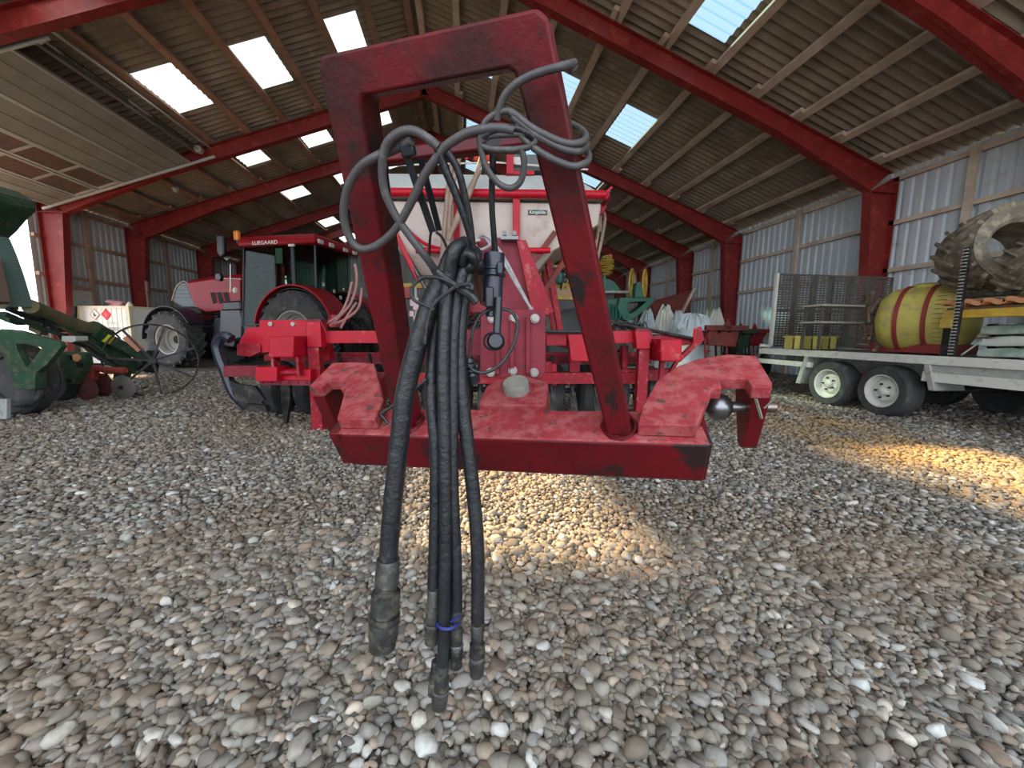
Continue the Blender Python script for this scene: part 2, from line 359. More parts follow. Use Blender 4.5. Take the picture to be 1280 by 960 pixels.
# sectional door rolled up under the left roof slope between two frames
door = struct(thing('door_1', None, None, (-8, 10, 4)));
del_keys = [k for k in ('label','category') if k in door]
for k in del_keys: del door[k]
pn = MB(); st = MB(); pg = MB(); mu = MB()
HP = -.30
YD0, YD1 = 7.85, 12.05
edges = [6.62, 7.62, 8.42, 9.02, 9.62, 10.3]
for i in range(5):
    a, b = edges[i]+.015, edges[i+1]-.015
    def slab(mbx, a, b, y0, y1, h0, h1):
        mbx.hexa([roof_pt(-1, s_, y, h) for h in (h0, h1) for s_, y in ((a,y0),(b,y0),(b,y1),(a,y1))])
    if i in (2, 3):
        for k in range(4):
            y0 = YD0+.1+k*1.02; slab(pg, a+.05, b-.05, y0, y0+.96, HP+.01, HP+.03)
        slab(mu, a, a+.06, YD0, YD1, HP-.01, HP+.04); slab(mu, b-.06, b, YD0, YD1, HP-.01, HP+.04)
        for k in range(5): slab(mu, a, b, YD0+.04+k*1.02-.01, YD0+.1+k*1.02, HP-.008, HP+.04)
    else:
        slab(pn, a, b, YD0, YD1, HP, HP+.04)
        nr = 3 if i == 0 else 2
        for k in range(1, nr): slab(pn, a+(b-a)*k/nr-.012, a+(b-a)*k/nr+.012, YD0, YD1, HP-.012, HP)
        slab(mu, a-.012, a+.02, YD0, YD1, HP-.02, HP+.03); slab(mu, b-.02, b+.012, YD0, YD1, HP-.02, HP+.03)
pn.build('door_panel', PANEL, door); pg.build('pane', DGLASS, door); mu.build('panel_strip', ALU, door)
tr = MB()
for y in (YD0-.05, YD1+.04): tr.hexa([roof_pt(-1, s_, yy, h) for h in (HP-.06, HP+.0) for s_, yy in ((6.0,y-.02),(10.5,y-.02),(10.5,y+.02),(6.0,y+.02))])
tr.build('door_track', ALU, door)
sh = MB(); sh.cyl(roof_pt(-1, 6.25, 7.8, -.14), roof_pt(-1, 6.25, 12.1, -.14), .017, 12)
for y in (7.95, 11.95): sh.cyl(roof_pt(-1, 6.25, y-.06, -.14), roof_pt(-1, 6.25, y+.06, -.14), .09, 20)
sh.build('torsion_shaft', ALU, door)
sp = MB()
for a, b in ((8.3, 9.7), (10.3, 11.7)):
    pts = []; turns = 42
    for i in range(turns*8):
        t = i/(turns*8); an = i*math.pi/4; c = roof_pt(-1, 6.25, a+(b-a)*t, -.14)
        pts.append(c+V((math.cos(an)*.042, 0, math.sin(an)*.042)))
    sp.tube(pts, .008, 4)
sp.build('torsion_spring', OILM, door)
rl = MB(); 
for s_ in (6.05, 6.45): rl.bar(roof_pt(-1, s_, 7.7, -.05), roof_pt(-1, s_, 12.2, -.05), .05, .03)
rl.build('spring_rail', ALU, door)
for k in range(3):
    pp_ = roof_pt(-1, 5.75+.3*k, 12.05, -.22)
# lamp under the roof
lt = thing('ceiling_lamp', 'small white round lamp under the roof above the tractor bonnet', 'lamp', roof_pt(-1, 8.0, 13.6, -.02))
l_ = MB(); l_.cyl(roof_pt(-1, 8.0, 13.6, 0), roof_pt(-1, 8.0, 13.6, -.03), .1, 16); l_.build('lamp_base', ALU, lt)
l_ = MB(); l_.lathe(roof_pt(-1, 8.0, 13.6, -.03), (0,0,-1), [(.08,0),(.075,.06),(.04,.1),(0,.11)], 16); l_.build('lamp_globe', WHITE, lt)
# ------------------------------------------------------------------ ground
def ground_mat(name, stones):
    M = bpy.data.materials.new(name); M.use_nodes = True; nt = M.node_tree; N = nt.nodes; L = nt.links
    b = N['Principled BSDF']; b.inputs['Roughness'].default_value = .8; b.inputs['Specular IOR Level'].default_value = .25
    tc = N.new('ShaderNodeTexCoord')
    def MX(f, a, c, mode='MIX'):
        x = N.new('ShaderNodeMix'); x.data_type = 'RGBA'; x.blend_type = mode
        for s, val in ((0, f), (6, a), (7, c)):
            if isinstance(val, (int, float)): x.inputs[s].default_value = val
            elif isinstance(val, tuple): x.inputs[s].default_value = (*val, 1)
            else: L.new(val, x.inputs[s])
        return x.outputs[2]
    def NZ(sc, det, a, c):
        n = N.new('ShaderNodeTexNoise'); n.inputs['Scale'].default_value = sc; n.inputs['Detail'].default_value = det
        L.new(tc.outputs['Object'], n.inputs['Vector']); r = N.new('ShaderNodeMapRange'); r.inputs[1].default_value = a; r.inputs[2].default_value = c
        L.new(n.outputs[0], r.inputs[0]); return r.outputs[0]
    cr = N.new('ShaderNodeValToRGB'); e = cr.color_ramp.elements
    cols = [(0,(.10,.09,.08)),(.18,(.175,.16,.142)),(.4,(.265,.248,.222)),(.6,(.335,.318,.29)),(.78,(.25,.218,.18)),(.92,(.42,.40,.37)),(1,(.66,.64,.60))]
    e[0].position, e[0].color = 0, (*cols[0][1], 1); e[1].position, e[1].color = 1, (*cols[-1][1], 1)
    for p_, c_ in cols[1:-1]:
        n_ = e.new(p_); n_.color = (*c_, 1)
    if stones:
        g = N.new('ShaderNodeNewGeometry'); L.new(g.outputs['Random Per Island'], cr.inputs[0])
    else:
        v = N.new('ShaderNodeTexVoronoi'); v.inputs['Scale'].default_value = 28; L.new(tc.outputs['Object'], v.inputs['Vector'])
        sp_ = N.new('ShaderNodeSeparateColor'); L.new(v.outputs['Color'], sp_.inputs[0]); L.new(sp_.outputs[0], cr.inputs[0])
    base = cr.outputs[0]
    if stones:
        mm = N.new('ShaderNodeMath'); mm.operation = 'MULTIPLY'; mm.inputs[1].default_value = 37.7; L.new(g.outputs['Random Per Island'], mm.inputs[0])
        fr_ = N.new('ShaderNodeMath'); fr_.operation = 'FRACT'; L.new(mm.outputs[0], fr_.inputs[0])
        c2 = N.new('ShaderNodeValToRGB'); e2 = c2.color_ramp.elements; e2[0].color = (.95,1.0,1.04,1); e2[1].position = 1; e2[1].color = (1.14,.94,.80,1)
        n_ = e2.new(.35); n_.color = (1,1,.99,1); n_ = e2.new(.7); n_.color = (1.05,1.0,.93,1)
        L.new(fr_.outputs[0], c2.inputs[0]); base = MX(1.0, base, c2.outputs[0], 'MULTIPLY')
    # brown soil dust in drifts
    base = MX(NZ(.55, 5, .42, .60), base, MX(.5, base, (.23,.155,.095)))
    # strip of warm sunlight beside the trailer, painted into the gravel colour
    sx = N.new('ShaderNodeSeparateXYZ'); L.new(tc.outputs['Object'], sx.inputs[0])
    def band(sock, a0, a1, b0, b1):
        r1 = N.new('ShaderNodeMapRange'); r1.inputs[1].default_value = a0; r1.inputs[2].default_value = a1; L.new(sock, r1.inputs[0])
        r2 = N.new('ShaderNodeMapRange'); r2.inputs[1].default_value = b1; r2.inputs[2].default_value = b0; L.new(sock, r2.inputs[0])
        m_ = N.new('ShaderNodeMath'); m_.operation = 'MULTIPLY'; L.new(r1.outputs[0], m_.inputs[0]); L.new(r2.outputs[0], m_.inputs[1]); return m_.outputs[0]
    bx = band(sx.outputs[0], 3.1, 3.7, 4.3, 5.0); by = band(sx.outputs[1], 1.0, 2.0, 6.5, 8.5)
    m1 = N.new('ShaderNodeMath'); m1.operation = 'MULTIPLY'; L.new(bx, m1.inputs[0]); L.new(by, m1.inputs[1])
    m2 = N.new('ShaderNodeMath'); m2.operation = 'MULTIPLY'; L.new(m1.outputs[0], m2.inputs[0]); L.new(NZ(1.6, 6, .34, .56), m2.inputs[1])
    base = MX(m2.outputs[0], base, MX(.6, base, (.50,.30,.10)))
    if not stones:
        nn = MX(1.0, base, (.62,.60,.58), 'MULTIPLY')
        L.new(nn, b.inputs['Base Color'])
        bp = N.new('ShaderNodeBump'); bp.inputs['Strength'].default_value = 1.0; bp.inputs['Distance'].default_value = .03; bp.invert = True
        v2 = N.new('ShaderNodeTexVoronoi'); v2.inputs['Scale'].default_value = 28; L.new(tc.outputs['Object'], v2.inputs['Vector'])
        L.new(v2.outputs['Distance'], bp.inputs['Height']); L.new(bp.outputs[0], b.inputs['Normal'])
    else:
        L.new(MX(NZ(60, 4, .35, .75), base, MX(.35, base, (.10,.09,.08))), b.inputs['Base Color'])
        bp = N.new('ShaderNodeBump'); bp.inputs['Strength'].default_value = .35; bp.inputs['Distance'].default_value = .004
        n2 = N.new('ShaderNodeTexNoise'); n2.inputs['Scale'].default_value = 90; n2.inputs['Detail'].default_value = 3; L.new(tc.outputs['Object'], n2.inputs['Vector'])
        L.new(n2.outputs[0], bp.inputs['Height']); L.new(bp.outputs[0], b.inputs['Normal'])
    return M
GM = ground_mat('gravel_ground', False); SM = ground_mat('pebbles', True)
fl = MB(); fl.add([(-60,-30,0),(60,-30,0),(60,60,0),(-60,60,0)], [(0,1,2,3)]); struct(fl.build('floor', GM))
def icos(sub):
    import bmesh
    bm = bmesh.new(); bmesh.ops.create_icosphere(bm, subdivisions=sub, radius=1)
    v = np.array([x.co[:] for x in bm.verts]); f = np.array([[a.index for a in x.verts] for x in bm.faces]); bm.free(); return v, f
def pebbles(zones):
    allv = []; allf = []; base = 0
    for (r0, r1, cell, sub, sz, zc) in zones:
        v0, f0 = icos(sub); xs = np.arange(-r1*1.7-1, r1*1.7+2, cell); ys = np.arange(-.6, r1*1.3+.3, cell)
        gx, gy = np.meshgrid(xs, ys); gx = gx.ravel()+rng.uniform(-.6,.6,gx.size)*cell; gy = gy.ravel()+rng.uniform(-.6,.6,gy.size)*cell
        dep = gx*math.sin(YA)+gy*math.cos(YA); lat = gx*math.cos(YA)-gy*math.sin(YA)
        k = (dep > r0) & (dep < r1) & (np.abs(lat) < dep*1.36+np.where(lat > 0, 1.5, .8)) & (gx > -11) & (gx < 9)
        gx, gy = gx[k], gy[k]; n = gx.size
        s = np.clip(rng.lognormal(math.log(sz), .33, n), sz*.45, sz*2.3)
        T = 20; tid = rng.integers(0, T, n)
        for t in range(T):
            w = v0.copy(); w = np.sign(w)*np.abs(w)**rng.uniform(.72, 1.0)
            for _ in range(6):
                d = rng.normal(size=3); d /= np.linalg.norm(d); w = w*(1+rng.uniform(-.17,.17)*np.sin(rng.uniform(2,4.5)*(w@d)+rng.uniform(0,6)))[:,None]
            w = w*np.array([1, rng.uniform(.5,.95), rng.uniform(.36,.7)])
            ids = np.where(tid == t)[0]; m_ = ids.size
            if not m_: continue
            an = rng.uniform(0, 2*np.pi, m_); tx = rng.normal(0, .42, m_); c, s_ = np.cos(an), np.sin(an); ct, st_ = np.cos(tx), np.sin(tx)
            x, y, z = w[:,0][None], w[:,1][None], w[:,2][None]
            y2 = y*ct[:,None]-z*st_[:,None]; z2 = y*st_[:,None]+z*ct[:,None]
            X = x*c[:,None]-y2*s_[:,None]; Yy = x*s_[:,None]+y2*c[:,None]
            S = s[ids][:,None]; zoff = (s[ids]*rng.uniform(.05,.75,m_)*zc)[:,None]
            P3 = np.stack([X*S+gx[ids][:,None], Yy*S+gy[ids][:,None], z2*S+zoff], -1).reshape(-1, 3)
            F3 = (f0[None]+(np.arange(m_)*len(v0))[:,None,None]).reshape(-1, 3)+base
            allv.append(P3); allf.append(F3); base += len(P3)
    vv = np.concatenate(allv).astype(np.float32); ff = np.concatenate(allf).astype(np.int32)
    me = bpy.data.meshes.new('gravel'); me.vertices.add(len(vv)); me.vertices.foreach_set('co', vv.ravel())
    me.loops.add(ff.size); me.loops.foreach_set('vertex_index', ff.ravel()); me.polygons.add(len(ff))
    me.polygons.foreach_set('loop_start', np.arange(0, ff.size, 3, dtype=np.int32)); me.polygons.foreach_set('loop_total', np.full(len(ff), 3, np.int32))
    me.polygons.foreach_set('use_smooth', np.ones(len(ff), bool)); me.update(); me.validate()
    me.materials.append(SM); o = bpy.data.objects.new('gravel', me); COL.objects.link(o)
    tag(o, 'grey and brown rounded gravel covering the shed floor', 'gravel', kind='stuff')
pebbles([(.2, 1.9, .0165, 2, .0128, 1), (1.9, 4.3, .0215, 1, .0148, 1), (4.3, 9.5, .042, 1, .021, .8)])
# ------------------------------------------------------------------ light
world = bpy.data.worlds.new('sky'); SC.world = world; world.use_nodes = True
bg = world.node_tree.nodes['Background']; bg.inputs[0].default_value = (.80,.90,1.0,1); bg.inputs[1].default_value = 1.0
sl = bpy.data.lights.new('sun', 'SUN'); sun = bpy.data.objects.new('sun', sl); COL.objects.link(sun)
sl.energy = 7.5; sl.color = (1,.72,.42); sl.angle = R_(2.0)
sun.rotation_euler = V((1.062, -.635, -1)).to_track_quat('-Z', 'Y').to_euler()
sun.location = (-12, 10, 14)
vs_ = SC.view_settings; vs_.view_transform = 'Standard'; vs_.look = 'None'; vs_.gamma = 1; vs_.exposure = 2.12
SC.cycles.max_bounces = 8; SC.cycles.diffuse_bounces = 5; SC.cycles.transparent_max_bounces = 12
SC.cycles.use_denoising = True
# ------------------------------------------------------------------ the red trailed machine
a_, l_a, r_a = R_(20), R_(27), R_(2.5)
hx = V((math.cos(a_)*math.cos(r_a), -math.sin(a_)*math.cos(r_a), math.sin(r_a))); hb = V((math.sin(a_), math.cos(a_), 0)); hu = hx.cross(hb)
HF = Frame(P(645, 549, .88), hx, math.cos(l_a)*hb+math.sin(l_a)*hu, math.cos(l_a)*hu-math.sin(l_a)*hb)
class Sw:                                                     # same frame with y and z swapped: prism polygons lie in x,y
    pass
HZ = Frame(HF.o, HF.x, HF.z, HF.y)                            # prism(HZ, [(x,y)...], z0, z1)
HXf = Frame(HF.o, HF.y, HF.x, HF.z)                           # prism(HXf, [(y,z)...], x0, x1)
M0 = thing('trailed_cultivator', 'wide bright red trailed cultivator with cream hopper and worn dark red hitch hoop in front', 'farm machine', (.2, 4.2, 0))
b = MB(); b.fb(HF, -.465, .405, 0, .112, -.11, 0)
b.fb(HF, -.465, -.44, .0, .18, -.10, .0); 
hbm = b.build('hitch_beam', HITCH, M0, bevel=.008, label='heavy dark red cross beam, paint chipped')
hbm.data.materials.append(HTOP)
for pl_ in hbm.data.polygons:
    if pl_.normal.dot(HF.z) > .9: pl_.material_index = 1  # top faces take the red with overhead light coloured in
plate_r = [(.262,.02),(.276,.082),(.32,.19),(.375,.252),(.43,.285),(.502,.306),(.564,.296),(.562,.177),(.556,.156),(.517,.156),(.516,.192),(.457,.193),(.453,.153),(.433,.152),(.376,.018)]
plate_l = [(-.353,.02),(-.368,.098),(-.497,.291),(-.57,.302),(-.65,.299),(-.643,.164),(-.597,.160),(-.593,.192),(-.533,.190),(-.529,.152),(-.513,.150),(-.458,.018)]
for pl in (plate_r, plate_l):
    h = MB(); h.prism(HZ, pl, .002, .034)
    hk = h.build('hook_plate', HTOP, M0, bevel=.003, label='dusty, painted-as-lit pinkish red top plate of the hitch hook')
for s, x0, x1 in ((1,.526,.562),(-1,-.645,-.605)):
    j = MB(); j.prism(HXf, [(.16,.004),(.158,-.14),(.166,-.158),(.19,-.16),(.275,-.06),(.285,.004)], x0, x1)
    j.build('outer_jaw', HITCH, M0, bevel=.004)
    xi0, xi1 = (.375,.408) if s > 0 else (-.49,-.462)
    j = MB(); j.prism(HXf, [(.004,-.108),(.004,-.002),(.11,.002),(.29,.002),(.28,-.05),(.16,-.108)], xi0, xi1)
    j.build('inner_jaw', HITCH, M0, bevel=.003)
bl = MB(); prof = [(.034*math.sin(t*math.pi/14)+(.0 if t else 0), -.034*math.cos(t*math.pi/14)) for t in range(15)]
bc = HF.w(.468, .20, -.055); bl.lathe(bc, HF.x, prof, 28); bl.cyl(bc, bc+HF.x*.128, .0135, 16, .002)
bl.build('hitch_ball', mat('ball_steel', (.20,.20,.21), .32, metal=.9, dust=(.2,.14,.1), dustamt=.3), M0, label='polished steel hitch ball on its pin')
lc = MB(); lc.bar(HF.w(.53,.158,-.0), HF.w(.549,.15,-.05), .006, .003); lc.bar(HF.w(.549,.15,-.02), HF.w(.565,.15,.01), .005, .003); lc.build('linch_pin', PINTOP, M0)
lg = MB(); lg.prism(HZ, [(-.112,.10),(-.112,.185),(-.085,.216),(-.005,.23),(.052,.203),(.058,.10)], -.075, .02)
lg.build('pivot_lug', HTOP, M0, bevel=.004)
px_, py_ = HF.qz(644, 475, .052)
pn_ = MB(); pn_.lathe(HF.w(px_, py_, .018), HF.z, [(.033,0),(.033,.026),(.031,.029),(.0,.029)], 36); pn_.build('pivot_pin', PINTOP, M0, label='round dusty steel pin head')
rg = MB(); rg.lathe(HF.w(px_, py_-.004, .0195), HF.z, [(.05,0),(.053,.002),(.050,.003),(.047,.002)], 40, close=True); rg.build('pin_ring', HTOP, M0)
# hoop: top bar and two legs in one welded frame
hp = MB(); y0, y1 = .018, .082
lo = [(-.306,.0),(-.211,.690),(-.200,.703),(.112,.703),(.124,.692),(.252,.0)]
li = [(-.262,.0),(-.160,.642),(-.152,.650),(.066,.650),(.076,.642),(.200,.0)]
vs = [HF.w(x, y, z) for y in (y0, y1) for L_ in (lo, li) for x, z in L_]
n = 6; fs = []
for i in range(n-1):
    fs += [(i, i+1, n+i+1, n+i), (2*n+i, 3*n+i, 3*n+i+1, 2*n+i+1), (i, 2*n+i, 2*n+i+1, i+1), (n+i, n+i+1, 3*n+i+1, 3*n+i)]
fs += [(0, n, 3*n, 2*n), (n-1, 3*n-1, 4*n-1, 2*n-1)]
hp.add(vs, fs); hp.build('hitch_hoop', HLEG, M0, bevel=.005, seg=3, label='dark greasy red hoop frame leaning forward')
for xx in (-.284, .226):
    wd = MB()
    pts = [HF.w(xx+.034*math.cos(t)*1.0, .05+.043*math.sin(t), .003+random.uniform(-.002,.002)) for t in np.linspace(0, 2*math.pi, 22)[:-1]]
    wd.tube(pts, [random.uniform(.004,.008) for _ in pts], 6, close=True); wd.build('weld_bead', HITCH, M0)

cr = MB(); cr.bar(HF.w(-.19,.05,.568), HF.w(.12,.05,.563), .022, .022); cr.build('hoop_cross_rod', HITCH, M0, bevel=.004)
# turntable bracket behind the lug
B1 = facing(1.42)
bk = MB(); bk.px(B1, [(601,392),(604,387),(676,387),(682,394),(682,466),(676,474),(603,472),(600,466)], 0, .03)
for u in (622, 640, 660): bk.px(B1, [(u-3,396),(u+3,396),(u+3,468),(u-3,468)], -.012, 0)
bk.build('pivot_bracket', PINK, M0, bevel=.003)
for u, v in ((615,398),(642,398),(669,398),(613,466),(668,466),(641,464)):
    q = B1.p(u, v, -.02); bo = MB(); bo.cyl(q+HY*.022, q+HY*.012, .0165, 18); bo.cyl(q+HY*.014, q-HY*.002, .0115, 6); bo.build('bracket_bolt', BOLT, M0)
B2 = facing(1.62)
tw = MB(); tw.px(B2, [(591,303),(600,297),(646,297),(672,390),(578,390)], 0, .012); tw.px(B2, [(606,318),(640,318),(652,386),(600,386)], -.0, -.001)
tw.build('upright_mast', PINK, M0, bevel=.002)
for s in (-1, 1):
    f = MB(); u = 594 if s < 0 else 650; f.px(B2, [(u-4,300),(u+4,300),(u+(-8 if s<0 else 26),392),(u+(-18 if s<0 else 16),392)], -.03, .12); f.build('mast_cheek', REDD, M0)
tp = MB(); tp.px(B2, [(626,295),(648,295),(648,299),(626,299)], -.04, .05); 
for u in (631, 643): q = B2.p(u, 293, -.02); tp.cyl(q-Z*.004, q+Z*.012, .009, 6)
tp.build('mast_top_plate', mat('dull_galvanised', (.20,.21,.21), .5), M0)
fp = MB(); fp.px(facing(1.9), [(573,412),(606,410),(606,446),(577,444)], 0, .12); fp.build('drawbar_pad', PINK, M0, bevel=.006)
db = MB(); db.fb(facing(1.45), B1.q(612,430)[0], B1.q(672,430)[0], .02, 2.6, .86, 1.0); db.build('drawbar', REDD, M0, bevel=.01)
rp = MB()
rp.tube(smoothpts([B2.p(u, v, o) for u, v, o in ((600,300,-.05),(592,303,-.06),(600,312,-.07),(612,306,-.07),(606,296,-.05),(614,300,-.06),(630,322,-.08),(650,360,-.10),(668,395,-.12))], 8), .006, 8)
rp.tube(smoothpts([B2.p(u, v, o) for u, v, o in ((596,298,-.05),(606,294,-.06),(618,306,-.07),(634,336,-.09),(654,370,-.11),(672,398,-.12))], 8), .0055, 8)
rp.build('tie_rope', ROPE, M0)
# front frame of the cultivator
F4 = facing(3.95)
def fbox(fr, u0, v0, u1, v1, y0, y1, mbx=None):
    mbx = mbx or MB(); return mbx.px(fr, [(u0,v0),(u1,v0),(u1,v1),(u0,v1)], y0, y1)
def part(name, mt, mbx, bev=.004, par=None, label=None): return mbx.build(name, mt, par or M0, bevel=bev, label=label)
part('front_beam', RED, fbox(F4, 400, 413.5, 815, 429, .05, .17))
part('rear_beam', REDD, fbox(facing(4.7), 330, 441, 850, 451, 0, .12))
m_ = fbox(facing(4.5), 390, 446, 815, 455, 0, .02)
for i in range(26):
    q = facing(4.5).p(395+i*16, 450, -.005); m_.cyl(q, q-HY*.015, .013, 6)
part('clamp_rail', PINK, m_, 0)
for u0, u1, ut, ub in ((385,401,402,434),(797,812,414,436)):
    vb = F4.q(u0, 541)[1]
    m_ = MB(); m_.px(F4, [(u0-3,ut),(u1-1,ut),(u1+1,ub),(u0-1,ub)], -.05, .1)
    o = part('stand_sleeve', RED, m_)
    m_ = MB(); x0, z0 = F4.q(u0+1, ub); x1, _ = F4.q(u1-1, ub); m_.fb(F4, x0, x1, -.03, .06, .02, z0); m_.fb(F4, x0-.03, x1+.03, -.06, .09, .0, .02)
    s_ = part('parking_stand', REDD, m_)
    m_ = MB(); m_.px(F4, [(u0-2,ut-3),(u1,ut-3),(u1,ut),(u0-2,ut)], -.052, .1); m_.bar(F4.p(u1, ut, -.06), F4.p(u1+10, ut+20, -.06), .008); part('sleeve_cap', PINK, m_, 0)
# left wing
m_ = MB(); m_.px(F4, [(299,427),(309,409.5),(324,409),(325,400),(382,400),(384,432),(330,441),(299,441)], .1, .35); part('wing_hinge', RED, m_)
for u, v in ((339,405),(367,405)):
    q = F4.p(u, v, .1); m_ = MB(); m_.cyl(q, q-HY*.02, .022, 16); part('hinge_pin', BOLT, m_, 0)
m_ = MB(); m_.px(F4, [(296,430),(325,430),(326,440),(312,446),(296,444)], .08, .3); part('wing_bracket', REDD, m_)
m_ = fbox(facing(3.7), 335, 420, 367, 447, 0, .32); part('spring_box', RED, m_, .012)
m_ = MB(); FF = facing(3.7)
for a in (338, 369): m_.px(FF, [(a,446),(a+3,446),(a+6,470),(a+2,470)], .02, .14)
m_.cyl(FF.p(338,466,.08), FF.p(374,466,.08), .025, 14); part('spring_link', REDD, m_)
m_ = fbox(FF, 279, 457.5, 322, 471, .02, .1); part('side_arm', PINK, m_)
m_ = fbox(FF, 319, 459, 346, 477, .0, .22); m_.px(FF, [(345,462),(388,462),(388,480),(345,480)], .1, .4); part('lower_frame', RED, m_, .006)
m_ = MB(); m_.px(FF, [(322,476),(388,476),(388,482),(326,481)], .05, .25)
for i in range(6): q = FF.p(328+i*11, 478, .05); m_.cyl(q, q-HY*.015, .012, 6)
part('bolt_strip', PINK, m_, 0)
# curved share shank with wing at the far left
m_ = MB(); cpts = [(289,424),(283,420.5),(276,422),(272,430),(272,437),(276,450),(281,462),(286,476),(292,490),(300,500),(309,508)]
m_.tube(smoothpts([FF.p(u, v, .12) for u, v in cpts], 6), [.05]*(len(cpts)*6-5), 8)
part('side_shank', BLU, m_, 0)
m_ = MB(); m_.px(FF, [(285,474),(296,480),(318,483),(325,492),(330,500),(326,503),(333,511),(333,515),(309,513),(299,506),(291,494)], .06, .11); m_.px(FF, [(306,505),(331,507),(334,514),(310,515)], .0, .07)
part('side_share', DARK, m_, .004)
m_ = MB(); m_.px(F4, [(350,478),(362,478),(362,500),(360,515),(358,530),(354,527),(351,505)], .05, .10); part('tine', DARK, m_, .004)
# discs, tines and packer wheels below the frame
F5 = facing(4.75)
for i in range(13):
    u = 352+i*38; q = F5.p(u, 487, 0); q = V((q.x, q.y, .33))
    m_ = MB(); m_.lathe(q-HX*.09, HX, [(.16,.0),(.27,.0),(.315,.03),(.325,.09),(.315,.15),(.27,.18),(.16,.18)], 28); w_ = part('packer_wheel', TYRE, m_, 0)
    m_ = MB(); m_.cyl(q-HX*.06, q+HX*.06, .16, 20); m_.cyl(q-HX*.1, q+HX*.1, .05, 12); part('wheel_hub', DARK, m_, 0, w_)
m_ = MB(); m_.cyl(V((*F5.p(340,487,0).xy, .33)), V((*F5.p(820,487,0).xy, .33)), .035, 10); part('packer_axle', DARK, m_, 0)
F42 = facing(4.25)
for i, u in enumerate((424,462,520,560,600,690,716,745,772)):
    m_ = MB(); q = F42.p(u, 452, 0)
    tp_ = [V((q.x, q.y, .78)), V((q.x, q.y+.05, .6)), V((q.x, q.y-.02, .38)), V((q.x, q.y-.16, .12)), V((q.x, q.y-.22, .03))]
    pts = smoothpts(tp_, 5); m_.tube(pts, .022, 6); o = part('frame_tine', DARK, m_, 0)
    m_ = MB(); m_.bar(tp_[2], tp_[4], .07, .015, up=(0,1,0)); part('tine_point', DARK, m_, 0, o)
for i, (u0, u1, v0, v1) in enumerate(((405,412,430,450),(672,690,452,478),(690,696,455,482),(712,725,429,470),(744,765,456,478),(778,785,432,470),(575,590,446,478),(500,512,430,470),(540,552,430,470))):
    part('frame_upright', REDD if i % 2 else RED, fbox(F42, u0, v0, u1, v1, 0, .1))
part('press_plate', REDD, fbox(F4, 683, 418, 708, 432, -.02, .03)); part('guard_plate', RED, MB().px(F4, [(710,417),(735,417),(745,452),(714,451)], -.05, -.03))
part('lower_cross_tube', REDD, fbox(F4, 400, 466, 800, 480, .2, .32))
part('pipe_bundle', BLK, MB().tube([F4.p(672,414,-.06), F4.p(700,415,-.06), F4.p(748,415,-.06)], .02, 8), 0)
# right wing
m_ = fbox(facing(3.75), 826, 424, 853, 452, 0, .35); part('spring_box', RED, m_, .012)
m_ = MB(); m_.px(F4, [(812,421),(826,418),(852,421),(878,424),(872,430),(852,432),(812,437)], .1, .3); part('wing_hinge', REDD, m_)
m_ = MB(); m_.px(F4, [(870,411),(877,408),(881,425),(850,453),(846,450),(868,428)], .0, .06); part('wing_arm', REDD, m_, .006)
m_ = MB(); m_.px(F4, [(826,450),(832,450),(829,476),(824,476)], .0, .05); m_.px(F4, [(846,450),(851,450),(838,470),(834,470)], .0, .05); part('spring_link', REDD, m_)
m_ = fbox(facing(4.2), 764, 462, 850, 476, 0, .2); part('lower_frame', REDD, m_)
part('steel_pipe', DARK, MB().tube([F4.p(744,400,.1), F4.p(790,408,.1), F4.p(868,424,.05)], .018, 8), 0)
part('steel_pipe', OILM, MB().tube([F4.p(730,352,.3), F4.p(745,378,.2), F4.p(766,406,.1)], .02, 8), 0)
m_ = MB()
for i in range(9): 
    u = 745+i*7; m_.box(F4.p(u, 406+random.uniform(-2,4), .25), (.05,.06,.07))
    m_.tube(smoothpts([F4.p(u,412,.2), F4.p(u+5,402,.2), F4.p(u+9,414,.2)],5), .008, 6)
part('valve_block', DARK, m_, .004)
# hopper
H5 = facing(5.0)
def loft(mbx, fr, front, back, y0, y1):
    n = len(front); vs = [fr.w(*(lambda p: (p[0], y0, p[1]))(fr.q(u, v, y0))) for u, v in front] + [fr.w(*(lambda p: (p[0], y1, p[1]))(fr.q(u, v, y1))) for u, v in back]
    mbx.add(vs, [tuple(range(n)), tuple(range(2*n-1, n-1, -1))] + [(i, i+n, (i+1)%n+n, (i+1)%n) for i in range(n)])
m_ = MB(); zt = H5.q(600,252)[1]; zb = H5.q(640,342)[1]; xl = H5.q(448,250)[0]; xr = H5.q(752,250)[0]; xbl = H5.q(520,340)[0]; xbr = H5.q(668,340)[0]
lv = [(xl,xr,0,1.5,zt),(xl+.02,xr-.02,0,1.5,zt-.25),(xbl-.25,xbr+.25,.05,1.35,zb+.3),(xbl,xbr,.3,1.0,zb)]
vs = [H5.w(*c) for (a,b_,y_0,y_1,z) in lv for c in ((a,y_0,z),(b_,y_0,z),(b_,y_1,z),(a,y_1,z))]
m_.add(vs, [(0,1,2,3),(15,14,13,12)] + [(4*i+j, 4*i+(j+1)%4, 4*i+4+(j+1)%4, 4*i+4+j) for i in range(3) for j in range(4)])
hop = part('hopper', CREAM, m_, .02)
zl = H5.q(600,207)[1]; m_ = MB()
lv = [(xl-.02,xr+.04,-.04,1.54,zt+.03),(xl+.02,xr-.0,.02,1.5,zt+.12),(xl+.28,xr-.32,.25,1.3,zl)]
vs = [H5.w(*c) for (a,b_,y_0,y_1,z) in lv for c in ((a,y_0,z),(b_,y_0,z),(b_,y_1,z),(a,y_1,z))]
m_.add(vs, [(8,9,10,11),(3,2,1,0)] + [(4*i+j, 4*i+(j+1)%4, 4*i+4+(j+1)%4, 4*i+4+j) for i in range(2) for j in range(4)])
part('hopper_lid', LID, m_, .03)
